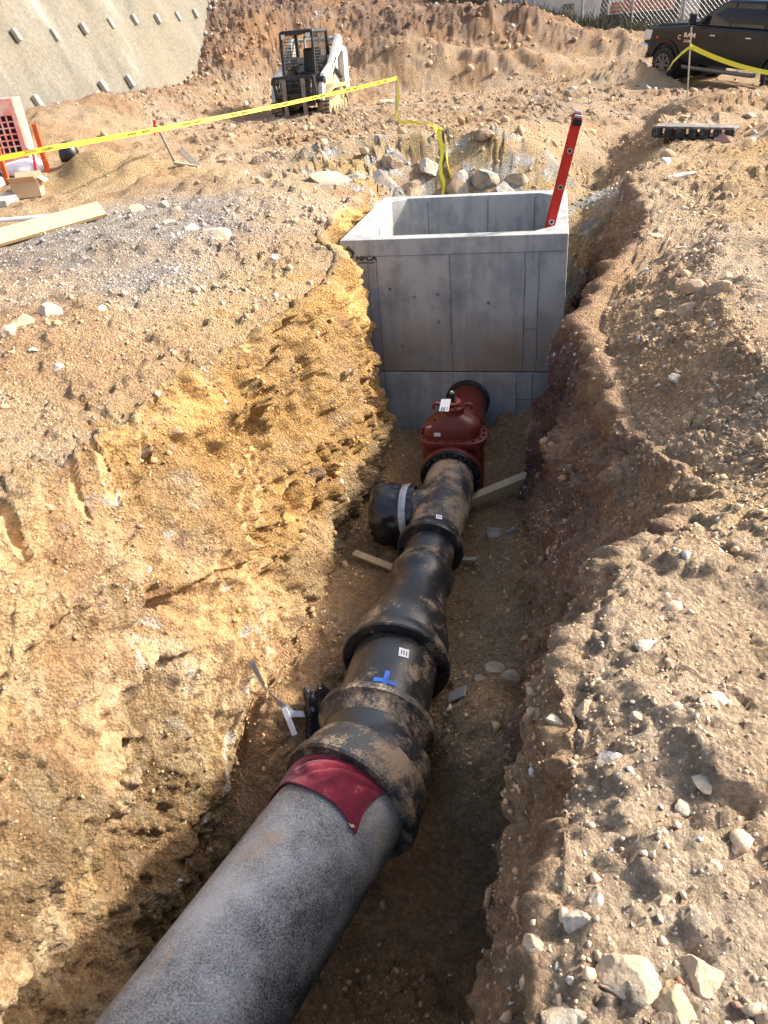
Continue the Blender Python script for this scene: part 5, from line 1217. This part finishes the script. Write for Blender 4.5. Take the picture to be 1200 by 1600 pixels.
            rm = MB().sweep([(sx*.10, 0, 0), (sx*.150, 0, 0)], [.262, .272], 32, False).sweep([(sx*.150, 0, 0), (sx*.146, 0, 0)], [.272, .25], 32, False).disc((sx*.135, 0, 0), (1, 0, 0), .065, .04, 16)
            for k in range(8):
                a = 2*math.pi*k/8; rm.beam((sx*.135, .05*math.cos(a), .05*math.sin(a)), (sx*.140, .255*math.cos(a), .255*math.sin(a)), .055, .022, (1, 0, 0))
            rm.build('rim', M_['rim'], wh, bevel=.004, seg=1)
            for k in range(8):
                a = 2*math.pi*(k+.5)/8; MB().disc((sx*.150, .235*math.cos(a), .235*math.sin(a)), (1, 0, 0), .013, .01, 8).build('wheel_stud', M_['chrome'], wh) if sx < 0 else None
        MB().sweep([(sx*.98, 1.15, .45), (sx*1.02, 1.05, .44), (sx*1.02, -1.2, .44), (sx*.98, -1.3, .45)], .045, 12).build('running_board', M_['steel_worn'], T, smooth=True)
        MB().prism([(2.55, .96), (2.86, .92), (2.88, 1.12), (2.76, 1.19), (2.50, 1.20)], .34, S(sx*.80-.17, 0)).build('headlamp', M_['lamp'], T, bevel=.03, seg=3)
        MB().box((sx*.962, 2.30, 1.03), (.01, .08, .05)).build('side_marker', M_['orange_paint'], T)
    MB().prism([(2.60, .52), (3.00, .52), (3.04, .66), (3.02, .86), (2.80, .90), (2.60, .86)], 2.0, S(-1.0, 0)).build('front_bumper', M_['chrome'], T, bevel=.07, seg=4, smooth=40)
    gr = MB().box((0, 2.87, 1.02), (1.15, .06, .34)).build('grille', M_['chrome'], T, bevel=.03)
    MB().box((0, 2.905, 1.02), (1.0, .02, .24)).build('grille_mesh', M_['ink'], gr)
    wsd = [Vector((-.78, 1.07, 1.37)), Vector((.78, 1.07, 1.37)), Vector((.68, .33, 1.86)), Vector((-.68, .33, 1.86))]
    nn_ = Vector((0, .55, .83))*.008
    MB().add([p+nn_ for p in wsd]+[p-nn_ for p in wsd], [(0, 1, 2, 3), (7, 6, 5, 4), (0, 4, 5, 1), (1, 5, 6, 2), (2, 6, 7, 3), (3, 7, 4, 0)]).build('windscreen', M_['glass_dark'], T)
    MB().box((0, -2.3, 1.30), (1.62, 1.55, .10)).build('bed_floor', M_['ink'], T)
    for k, (x, y) in enumerate(((-.25, .05), (.25, .05), (0, .07), (-.6, 0), (.6, 0))): MB().box((x, y, 1.94 if abs(x) < .5 else 1.915), (.10, .07, .025)).build('clearance_lamp', M_['orange_paint'], T, bevel=.01)
    # badges on the front door / fender, left side of the truck
    Mx = lambda y, z: face_frame((-.9625, y, z), (0, -1, 0), (-1, 0, 0))
    text_mesh('RAM', .16, 'badge_lettering', M_['chrome'], T, Mx(1.30, 1.09) @ Matrix.Diagonal((1.25, .85, 1, 1)), .004, .008)
    text_mesh('2500', .10, 'badge_lettering', M_['chrome'], T, Mx(1.28, .98) @ Matrix.Diagonal((1.3, .8, 1, 1)), .003, .002)
    text_mesh('C', .17, 'badge_lettering', M_['chrome'], T, Mx(1.52, 1.03) @ Matrix.Diagonal((1.0, .8, 1, 1)), .003, .004)
truck()
# ------------------------------------------------------------------ fence, building and screen behind the truck
M_['galv'] = basic('galvanised', (.42, .43, .44), .5, metal=.6, var=.15)
M_['stucco'] = basic('stucco', (.52, .50, .48), .95, var=.18, scale=3, bump=.5, bscale=12, dirt=(.36, .33, .30), dirt_amt=.35, dscale=2)
M_['dark_wood'] = basic('dark_wood', (.085, .060, .042), .9, var=.35, scale=5, bump=.4, bscale=9)
M_['weed'] = basic('dry_weed', (.13, .125, .075), .95, var=.35, scale=3)
M_['leaf'] = basic('leaf', (.05, .085, .03), .8, var=.35, scale=4)
M_['bark'] = basic('bark', (.13, .12, .10), .95, var=.3, bump=.8, bscale=14, stretch=(3, 3, .5))
def fence():
    y0 = 30.6; A = Vector((3.5, y0+1.0)); B = Vector((13.2, y0-1.4)); d = (B-A).normalized()
    f = thing('chain_link_fence', 'galvanised chain link fence running behind the black pickup truck', 'fence', (A.x, A.y, gz(A.x, A.y)[0]))
    Lm = loc_of(f); L = (B-A).length; n = 6; tops = []
    for k in range(n+1):
        p = A+d*(L*k/n); z = gz(p.x, p.y)[0]; r = .045 if k in (3, 5) else .03
        MB(Lm).sweep([(p.x, p.y, z-.3), (p.x, p.y, z+2.15)], r, 12).build('fence_post', M_['galv'], f, smooth=True); tops.append(Vector((p.x, p.y, z)))
    MB(Lm).sweep([t+Vector((0, 0, 2.1)) for t in tops], .022, 8).build('top_rail', M_['galv'], f)
    MB(Lm).beam(tops[3]+Vector((0, 0, 1.95)), tops[4]+Vector((0, 0, 1.1)), .05, .05).build('brace_rail', M_['galv'], f)
    # woven mesh: zig-zag wires, real thickness
    mb = MB(Lm); s_ = .15; u = np.array([d.x, d.y])
    def zt(t): return float(np.interp(t, [L*k/n for k in range(n+1)], [q.z for q in tops]))
    k = 0; t = -2.1
    V = []; Fs = []
    def wire(p0, p1, r=.0045):
        o = len(V); dd = (p1-p0).normalized(); a = dd.cross(Vector((d.x, d.y, 0)).cross(Vector((0, 0, 1)))).normalized()*r; b = Vector((-d.y, d.x, 0))*r
        for p in (p0, p1): V.extend([p+a, p+b, p-a, p-b])
        Fs.extend([(o+i, o+(i+1) % 4, o+4+(i+1) % 4, o+4+i) for i in range(4)])
    while t < L:
        for sgn in (1, -1):
            a0, a1 = (t, t+2.1) if sgn == 1 else (t+2.1, t)
            zl, zh = 0, 2.1
            lo, hi = 0.0, 1.0
            if a0 < 0: lo = (-a0)/(a1-a0)
            if a1 < 0: hi = a0/(a0-a1)
            if a0 > L: lo = (a0-L)/(a0-a1)
            if a1 > L: hi = (L-a0)/(a1-a0)
            if hi > lo:
                q = []
                for h in (lo, hi):
                    tt = a0+(a1-a0)*h; p = A+d*tt; q.append(Vector((p.x, p.y, zt(tt)+.03+2.05*h)))
                wire(*q)
        t += s_
    mb.add(V, Fs).build('wire_mesh', M_['galv'], f)
    # low weeds at its foot
    rr = random.Random(4); V = []; Fs = []
    for k in range(9000):
        t = rr.uniform(-.5, L+1.0); off = rr.gauss(.05, .28); p = A+d*t+Vector((-d.y, d.x))*off; z = zt(min(max(t, 0), L)) - .05 + .0
        z = gz(p.x, p.y)[0] if k % 9 == 0 else z
        h = rr.uniform(.08, .38)*(1 if rr.random() < .85 else 1.6); a = rr.uniform(0, 6.28); lean = rr.uniform(.05, .5)*h; w_ = rr.uniform(.006, .014)
        dx, dy = math.cos(a), math.sin(a); o = len(V)
        V += [(p.x-dy*w_, p.y+dx*w_, z), (p.x+dy*w_, p.y-dx*w_, z), (p.x+dx*lean*.5+dy*w_*.6, p.y+dy*lean*.5-dx*w_*.6, z+h*.6), (p.x+dx*lean, p.y+dy*lean, z+h)]
        Fs += [(o, o+1, o+2), (o, o+2, o+3)]
    w_ = MB().add(V, Fs).build('dry_grass', M_['weed']); w_['kind'] = 'stuff'
fence()
bl = thing('stucco_building', 'pale stained stucco building wall behind the chain link fence', 'building', (3.0, 35.5, 1.0))
MB().box((5.0, 2.2, 2.4), (13.5, 4.0, 6.8)).build('wall', M_['stucco'], bl, bevel=.02)
MB().box((5.0, 2.2, 5.9), (13.9, 4.4, .18)).build('roof_edge', M_['dark_wood'], bl)
mbx = MB().box((6.2, .13, 1.02), (.42, .18, .55)).build('meter_box', M_['weed'], bl, bevel=.02)
MB().box((6.2, .032, .98), (.36, .02, .22)).build('box_cover', M_['cream_paint'], mbx)
for x, z0, z1 in ((2.6, -1, 2.6), (4.2, -1, 3.4), (9.3, -1, 5.4)): MB().sweep([(x, .17, z0), (x+.02, .17, z1)], .035, 8).build('conduit', M_['bark'], bl)
for x in (10.4,): 
    wf = MB().box((x, .17, 2.9), (.9, .06, 1.1)).build('window_frame', M_['white_paint'], bl); MB().box((x, .13, 2.9), (.76, .04, .96)).build('pane', M_['glass_dark'], wf)
# plank screen to the right of the building
ps = thing('plank_fence', 'dark weathered board fence standing behind the truck cab', 'fence', (13.0, 31.5, .6))
first = None
for k in range(60):
    M = Matrix.Translation((.205*k, -.06*k*.4+(.01 if k % 2 else 0), 0)) @ Matrix.Rotation(rnd.uniform(-.01, .01), 4, 'Y')
    if first is None: first = MB().box((0, 0, 1.2), (.195, .025, 2.9)).build('board', M_['dark_wood'], ps); first.matrix_local = M
    else:
        o = first.copy(); col.objects.link(o); o.parent = ps; o.matrix_local = M
for z in (.5, 2.2): MB().beam((0, .06, z), (12.2, -1.38, z), .05, .09).build('rail', M_['dark_wood'], ps)
# trees by the fence: leaning trunk, limbs and loose leaves
def tree(name, label, x, y, h, lean, crown, seed, r0=.16, cw=1.0, cz=.35):
    z = gz(x, y)[0]-.1; T = thing(name, label, 'tree', (x, y, z)); rr = random.Random(seed)
    pts = [Vector((lean*h*(k/8)**1.2+.05*math.sin(k*1.7+seed), .04*math.sin(k+seed), h*k/8)) for k in range(9)]
    tk = MB().sweep(pts, [r0*(1-.07*k)+(.05 if k == 0 else 0) for k in range(9)], 12)
    tips = []
    for k in range(9):
        i = rr.randint(4, 8); a = rr.uniform(0, 6.28); l = rr.uniform(.5, 1.0)*cw; p = pts[i]
        q = [p, p+Vector((math.cos(a)*l*.5, math.sin(a)*l*.5, l*.5)), p+Vector((math.cos(a)*l, math.sin(a)*l, l*.8))]
        tk.sweep(q, [r0*.35, r0*.22, r0*.1], 6); tips += q[1:]
    tk.build('trunk', M_['bark'], T, smooth=True)
    V = []; Fs = []
    for k in range(crown):
        c = rr.choice(tips)+Vector((rr.gauss(0, .34), rr.gauss(0, .34), rr.gauss(0, .42)))*cw; s_ = rr.uniform(.05, .11)
        a = Vector((rr.gauss(0, 1), rr.gauss(0, 1), rr.gauss(0, 1))).normalized(); b = a.orthogonal().normalized(); o = len(V)
        V += [c-a*s_, c+b*s_*.45, c+a*s_, c-b*s_*.45]; Fs.append((o, o+1, o+2, o+3))
    MB().add(V, Fs).build('crown', M_['leaf'], T)
tree('fence_tree', 'leaning grey green tree trunk behind the fence brace left of the truck hood', 9.6, 32.0, 4.6, .10, 2600, 3, .17)
tree('fence_tree', 'dark narrow tree behind the fence beside the leaning grey green one', 10.6, 32.6, 4.2, .03, 2600, 9, .13)
tree('fence_tree', 'pale leaning trunk standing behind the windscreen of the truck', 11.9, 31.2, 4.8, .16, 2000, 14, .11)
M_['terracotta'] = basic('terracotta', (.45, .19, .10), .8, var=.25, scale=9)
tp = thing('tile_stack', 'low stack of orange brown tiles behind the truck hood', 'tile stack', (10.4, 30.35, gz(10.4, 30.35)[0]))
for r_ in range(3):
    for k in range(7): MB().box((-.9+.3*k+rnd.uniform(-.02, .02), rnd.uniform(-.03, .03), .55+.11*r_), (.28, .40, .09), (0, 0, rnd.uniform(-.05, .05))).build('tile', M_['terracotta'], tp)
MB().box((0, 0, .22), (2.3, .5, .5)).build('crate_base', M_['dark_wood'], tp)

# ------------------------------------------------------------------ caution tape
def ribbon(path, w_, root, mat, wn=None, tw=None, name='tape_strip', th=.0012):
    """flat strip following a path; wn is its width direction"""
    path = [Vector(p) for p in path]; V = []; Fs = []; n = len(path)
    for i, p in enumerate(path):
        t = (path[min(i+1, n-1)]-path[max(i-1, 0)]).normalized(); u = Vector(wn) if wn is not None else Vector((0, 0, 1))
        a = tw(i/(n-1)) if tw else 0
        u = (u-t*u.dot(t)).normalized(); v = t.cross(u); u = u*math.cos(a)+v*math.sin(a); v = t.cross(u)
        V += [p+u*w_/2+v*th/2, p-u*w_/2+v*th/2, p-u*w_/2-v*th/2, p+u*w_/2-v*th/2]
    for i in range(n-1):
        for k in range(4): a, b = 4*i+k, 4*i+(k+1) % 4; Fs.append((a, b, b+4, a+4))
    Fs += [(3, 2, 1, 0), (4*n-4, 4*n-3, 4*n-2, 4*n-1)]
    return MB(loc_of(root)).add(V, Fs).build(name, mat, root, smooth=50)
def sag(p0, p1, s_, n=30): return [Vector(p0).lerp(Vector(p1), k/n)-Vector((0, 0, 4*s_*(k/n)*(1-k/n))) for k in range(n+1)]
def stake(x, y, h, lx, ly, label, name='wooden_stake', mat='grey_timber', w_=.035):
    z = gz(x, y)[0]; T = thing(name, label, 'stake', (x, y, z)); top = Vector((x+lx, y+ly, z+h))
    o = MB(loc_of(T)).beam((x-lx*.1, y-ly*.1, z-.1), top, w_, .016, (0, 1, .1)); o.build('shaft', M_[mat], T, bevel=.002, seg=1); return T, top
far_stake, KNOT = stake(.93, 16.62, .70, .07, .18, 'thin wooden stake holding the high end of the long caution tape')
ct = thing('caution_tape', 'long yellow caution tape stretched past the track loader from the left edge', 'caution tape', (-3.7, 10.15, .77))
P0, P1 = Vector((-5.3, 9.55, .66)), Vector((-3.72, 10.2, .765)); PL = sag(P0, P1, .01, 8)[:-1]+sag(P1, KNOT, .05, 40)
wn = Vector((0, .12, 1)).normalized()
ribbon(PL, .056, ct, M_['tape'], wn, lambda t: .10*math.sin(t*9))
LT = KNOT-P1; D = LT.length
for k in range(9):
    s0 = .22+k*1.02
    if s0+.6 > D: break
    def pt(s_): u = s_/D; return P1.lerp(KNOT, u)-Vector((0, 0, 4*.05*u*(1-u)))
    a, b = pt(s0-.55 if k == 0 else s0), pt(s0+.05 if k == 0 else s0+.6)
    xx = (b-a).normalized(); nn = Vector((xx.y, -xx.x, 0)).normalized()
    M = face_frame(a+nn*.004-wn*.017, xx, nn); M.translation -= ct.location
    for wd, off in (('CAUTION', 0), ('CUIDADO', .24)): text_mesh(wd, .044, 'tape_lettering', M_['ink'], ct, M @ Matrix.Translation((off, .003, 0)) @ Matrix.Diagonal((.88, 1, 1, 1)), .0005, .0012)
# the loose end: down the stake, along the ground, over the edge behind the vault
GL = [Vector((.90, 16.4)), Vector((1.0, 16.1)), Vector((1.2, 15.9)), Vector((1.42, 15.7)), Vector((1.50, 14.6)), Vector((1.40, 13.2)), Vector((1.33, 12.3)), Vector((1.27, 11.7)), Vector((1.22, 11.2)), Vector((1.20, 10.8)), Vector((1.19, 10.4)), Vector((1.16, 10.1))]
lt = thing('caution_tape', 'slack end of yellow tape hanging from the stake into the pit behind the vault', 'caution tape', (1.2, 11.2, gz(1.2, 11.2)[0]))
pth = [KNOT+Vector((0, -.01, -.0)), KNOT+Vector((.02, -.06, -.3)), KNOT+Vector((-.03, -.12, -.52))]
pp = []
for i in range(len(GL)-1):
    for k in range(6): q = GL[i].lerp(GL[i+1], k/6); pp.append(Vector((q.x+.02*math.sin(i*7+k), q.y, gz(q.x, q.y)[0]+.045+.02*math.sin(i*3+k))))
ribbon(pth+pp, .055, lt, M_['tape'], Vector((1, 0, .6)), lambda t: .5*math.sin(t*9))
pp2 = [v+Vector((.03+.10*math.sin(k*.25)+.0, 0, .01)) for k, v in enumerate(pp[-22:])]
ribbon(pp2, .05, lt, M_['tape'], Vector((.3, 0, 1)), lambda t: .8*math.sin(t*13))
# right-hand stake and tape in front of the truck
rs, RT = stake(5.92, 14.5, 1.06, .06, .35, 'thin tall wooden stake standing before the truck with tape tied round it', w_=.022)
rt = thing('caution_tape', 'sagging yellow tape tied to the tall stake in front of the truck', 'caution tape', (6.0, 14.85, .92))
K2 = RT.lerp(Vector((5.92, 14.5, RT.z-1.06)), .26); K2.y -= .02
ribbon(sag(K2, Vector((8.6, 13.2, .62)), .26, 30), .07, rt, M_['tape'], (0, .2, 1), lambda t: .25*math.sin(t*11))
ribbon([K2, K2+Vector((-.10, .12, -.10)), K2+Vector((-.20, .2, -.22)), K2+Vector((-.27, .24, -.36))], .06, rt, M_['tape'], (.6, 0, 1))
MB(loc_of(rt)).sweep([K2+Vector((0, 0, -.03)), K2+Vector((0, 0, .03))], .022, 8).build('tape_knot', M_['tape'], rt)

# ------------------------------------------------------------------ flagged stake and laths by the long tape
fs_, FT = stake(-2.62, 12.15, .48, -.27, .45, 'short leaning wooden stake with a red flag below the long tape')
M_['red_flag'] = basic('red_flag', (.62, .02, .03), .6, var=.1)
MB(loc_of(fs_)).add([FT+Vector(v) for v in ((.01, -.02, .07), (-.03, -.03, .08), (-.07, -.02, -.12), (-.05, -.01, -.13), (.01, -.01, .07), (-.03, -.02, .08), (-.07, -.01, -.12), (-.05, 0, -.13))], [(0, 1, 2, 3), (7, 6, 5, 4), (0, 4, 5, 1), (1, 5, 6, 2), (2, 6, 7, 3), (3, 7, 4, 0)]).build('flag_ribbon', M_['red_flag'], fs_)
def board(name, label, p0, p1, w_, h, mat='timber', roll=0, cat='timber'):
    p0, p1 = Vector(p0), Vector(p1); c = (p0+p1)/2; d = (p1-p0); yaw = math.atan2(d.y, d.x)-math.pi/2; pitch = math.atan2(d.z, math.hypot(d.x, d.y))
    o = MB().box((0, 0, 0), (w_, d.length, h)).build(name, M_[mat], None, bevel=.003, seg=1); o.location = c; o.rotation_euler = Euler((pitch, roll, yaw)); return tag(o, label, cat)
def on(x, y, up): return Vector((x, y, gz(x, y)[0]+up))
board('lath', 'loose grey wooden lath lying beside the flagged stake', on(-2.5, 12.3, .22), on(-2.25, 11.6, .04), .09, .03, 'grey_timber', R(25))
board('lath', 'short dark wooden offcut at the foot of the flagged stake', on(-2.55, 11.7, .05), on(-2.2, 11.62, .05), .07, .04, 'grey_timber')
pk = board('timber_plank', 'long pale timber plank lying on the grey gravel at the left edge', on(-2.86, 8.90, .10), on(-4.15, 7.55, .10), .19, .045, 'timber', R(-38))
pv = thing('plastic_pipe', 'thin white plastic pipe on the gravel behind the long timber plank', 'pipe', on(-3.9, 9.35, .05))
q0_, q1_ = on(-4.8, 9.3, .05), on(-3.6, 9.36, .06); MB(loc_of(pv)).sweep([q0_, q0_.lerp(q1_, .4)+Vector((0, 0, .02)), q1_], .024, 14).build('tube', M_['white_label'], pv, smooth=True)
# timbers on the trench floor
board('timber_beam', 'pale square timber wedged between the valve pipe and the right trench wall', (.70, 5.36, -1.83), (1.36, 5.60, -1.74), .085, .085, 'timber', R(6))
board('broken_stake', 'splintered pale board on the trench floor left of the short pipe', on(-.27, 4.86, .07), on(.08, 4.6, .04), .06, .025, 'timber', R(12))
board('broken_stake', 'small broken board end on the trench floor right of the short pipe', on(.42, 4.66, .06), on(.68, 4.56, .03), .05, .02, 'grey_timber', R(-10))
board('tile_chip', 'flat brown chip lying beside the bend on the trench floor', on(.28, 3.03, .03), on(.38, 3.0, .04), .07, .012, 'grey_timber', R(14), 'chip')
# grey strap, tag and black plastic by the left side of the bend
st = thing('strap', 'grey plastic strap snaking out of the dirt left of the bend', 'strap', on(-.68, 3.1, .05))
sp_ = [on(-.86, 3.24, .10), on(-.80, 3.18, .11), on(-.72, 3.10, .09), on(-.64, 3.05, .10), on(-.56, 3.05, .14), on(-.50, 3.07, .16)]
ribbon([sp_[i].lerp(sp_[i+1], k/5) for i in range(5) for k in range(5)], .035, st, M_['grey_tape'], (0, .4, 1), lambda t: .6*math.sin(t*7), 'strap_band')
tg = board('paper_tag', 'small white tag lying in the dirt left of the bend', on(-.665, 3.07, .10), on(-.66, 2.98, .06), .035, .003, 'white_label', R(18), 'tag')
bp_ = thing('plastic_scrap', 'crumpled black plastic scrap wedged against the left side of the bend', 'plastic scrap', on(-.50, 3.0, .05))
c = on(-.47, 3.02, .16)
for j in range(3):
    V = []; Fs = []
    for i in range(9):
        for k in range(7):
            V.append(c+Vector((-.10+.028*k+rnd.uniform(-.012, .012)+.02*j, -.10+.028*i+rnd.uniform(-.01, .01), -.12+.030*i+.035*math.sin(k*1.9+j*2)+rnd.uniform(-.012, .012))))
    for i in range(8):
        for k in range(6): a = i*7+k; Fs.append((a, a+1, a+8, a+7))
    o = MB(loc_of(bp_)).add(V, Fs).build('plastic_fold', M_['black_plastic'], bp_, smooth=60); md = o.modifiers.new('t', 'SOLIDIFY'); md.thickness = .003
# pallet and broken slab on the right
M_['deck_grey'] = basic('deck_grey', (.13, .12, .11), .8, var=.3, dirt=(.40, .30, .2), dirt_amt=.35)
pl = thing('black_pallet', 'weathered black plastic pallet half buried on the right bank', 'pallet', on(4.84, 11.44, .02), (R(-2), R(2), math.atan2(11.15-11.73, 5.25-4.43)))
MB().box((0, .12, .135), (1.08, .55, .03)).build('deck', M_['deck_grey'], pl, bevel=.006); 
for k in range(7):
    MB().box((-.49+.163*k, -.12, .065), (.10 if k % 2 else .13, .10, .11)).build('pallet_block', M_['rubber'], pl, bevel=.008)
MB().box((0, -.13, .012), (1.02, .09, .022)).build('bottom_board', M_['rubber'], pl, bevel=.004); MB().box((0, .2, .012), (1.02, .09, .022)).build('bottom_board', M_['rubber'], pl)
bs = MB().prism([(-.13, 0), (.13, 0), (.01, .13)], .05, Matrix(((1, 0, 0, 0), (0, 0, -1, 0), (0, 1, 0, 0), (0, 0, 0, 1)))).build('broken_slab', basic('maroon_stone', (.28, .17, .16), .9, var=.2), None, bevel=.005); bs.location = on(4.92, 10.75, -.02); bs.rotation_euler = (R(-15), 0, R(-10)); tag(bs, 'small maroon triangular slab piece in front of the black pallet', 'slab piece')

# ------------------------------------------------------------------ faded red machine, barricade, box and sacks at the left edge
M_['faded_red'] = basic('faded_red', (.62, .20, .165), .7, var=.22, scale=3, dirt=(.58, .50, .44), dirt_amt=.42, dscale=2.2)
M_['card'] = basic('cardboard', (.50, .36, .22), .9, var=.08, scale=5)
M_['sack_white'] = basic('sack_white', (.70, .71, .74), .5, var=.15, scale=9, bump=.5, bscale=8)
mc = thing('pump_machine', 'faded red steel machine cabinet with a square hole grille at the left edge', 'machine', (-5.02, 12.9, gz(-5.02, 12.9)[0]-.02), (0, 0, R(14)))
H0, H1, W0 = .22, 1.14, 1.7
gx0, gx1, gz0, gz1 = -.42, -.07, .42, .92        # grille field
gcol = [gx0+(gx1-gx0)*k/4 for k in range(5)]; grow = [gz0+(gz1-gz0)*k/6 for k in range(7)]
MB().box((-W0/2, .55, (H0+H1)/2), (W0, .96, H1-H0)).build('housing', M_['faded_red'], mc, bevel=.015)
pn = MB()
pn.box((-.035, .03, (H0+H1)/2), (.07, .06, H1-H0)); pn.box(((gx0-W0)/2, .03, (H0+H1)/2), (W0+gx0, .06, H1-H0))
pn.box(((gx0+gx1)/2, .03, (H0+gz0)/2), (gx1-gx0, .06, gz0-H0)); pn.box(((gx0+gx1)/2, .03, (H1+gz1)/2), (gx1-gx0, .06, H1-gz1))
for g_ in gcol[1:-1]: pn.box((g_, .031, (gz0+gz1)/2), (.022, .055, gz1-gz0))
for g_ in grow[1:-1]: pn.box(((gx0+gx1)/2, .032, g_), (gx1-gx0, .052, .020))
pn.build('front_panel', M_['faded_red'], mc)
MB().box(((gx0+gx1)/2, .064, (gz0+gz1)/2), (gx1-gx0-.01, .006, gz1-gz0-.01)).build('grille_recess', M_['ink'], mc)
MB().box((gcol[1]-.043, .005, (grow[3]+grow[5])/2), (.082, .006, .15)).build('grille_hole', M_['ink'], mc)
MB().box((gx0+.02, -.0025, (gz1+H1)/2), (.008, .006, H1-gz1)).build('panel_gap', M_['ink'], mc)
MB().box((-W0/2, .5, .10), (W0*.98, .9, .22)).build('skid_base', M_['black_paint'], mc)
bc = thing('orange_barricade', 'orange steel barricade frame standing in front of the red machine', 'barricade', (-4.6, 12.0, gz(-4.6, 12.0)[0]))
z0 = bc.location.z
for (x, y, h) in ((-4.47, 12.02, .62), (-4.98, 11.75, .40)): MB(loc_of(bc)).beam((x, y, z0-.08), (x-.02, y+.06, z0+h), .07, .05, (0, 1, 0)).build('post', M_['orange_paint'], bc, bevel=.005)
MB(loc_of(bc)).beam((-5.9, 11.55, z0+.36), (-4.95, 11.79, z0+.36), .05, .09, (0, 0, 1)).build('cross_rail', M_['orange_paint'], bc, bevel=.005)
cb = thing('cardboard_box', 'small open brown cardboard box in front of the orange barricade', 'box', on(-4.52, 11.25, 0), (0, 0, R(8)))
t_ = .006
for c_, s_ in (((0, 0, .01), (.36, .28, t_)), ((0, -.14, .11), (.36, t_, .2)), ((0, .14, .11), (.36, t_, .2)), ((-.18, 0, .11), (t_, .27, .2)), ((.18, 0, .11), (t_, .27, .2))): MB().box(c_, s_).build('box_panel', M_['card'], cb)
for (x, y, rx_, ry_, sx, sy) in ((0, -.20, R(-35), 0, .35, .13), (0, .20, R(50), 0, .35, .13), (.23, 0, 0, R(40), .11, .26)): MB().box((x, y, .215+(.03 if y else 0)), (sx, sy, t_), (rx_, ry_, 0)).build('box_flap', M_['card'], cb)
def bag(name, label, x, y, sx, sy, h, mat, seed, dz=0):
    V, Fc = rock_template(900+seed, 2, 3); V = V*(1+.22*fbm(V, 1.8, 4, seed)[:, None]); V = V*np.array([sx, sy, h]); V[:, 2] = np.maximum(V[:, 2], -h*.35)
    o = MB().add(V.tolist(), Fc.tolist()).build(name, M_[mat], None, smooth=70); o.location = on(x, y, h*.3+dz); return tag(o, label, 'sack')
bag('plastic_sack', 'crumpled white plastic sack between the orange posts', -4.85, 12.15, .36, .22, .16, 'sack_white', 1)
bag('plastic_sack', 'second white plastic sack beside the cardboard box at the left edge', -5.35, 11.95, .34, .22, .15, 'sack_white', 4)
bag('black_sack', 'black plastic sack right of the orange barricade', -4.15, 12.15, .17, .14, .20, 'black_plastic', 2)
bag('black_sack', 'black plastic sack at the left picture edge below the barricade rail', -5.2, 11.55, .26, .2, .26, 'black_plastic', 3)
fsb = MB().box((0, 0, 0), (1.5, .8, .12)).build('concrete_slab', M_['nail'], None, bevel=.01); fsb.location = on(-5.35, 10.85, .04); fsb.rotation_euler = (0, 0, R(6)); tag(fsb, 'flat grey concrete slab on the ground at the left picture edge', 'slab')
MB(loc_of(bc)).sweep([(-4.62, 11.98, z0+.02), (-4.60, 12.0, z0+.25), (-4.66, 11.96, z0+.33)], .02, 8).build('red_strap', M_['red_flag'], bc)
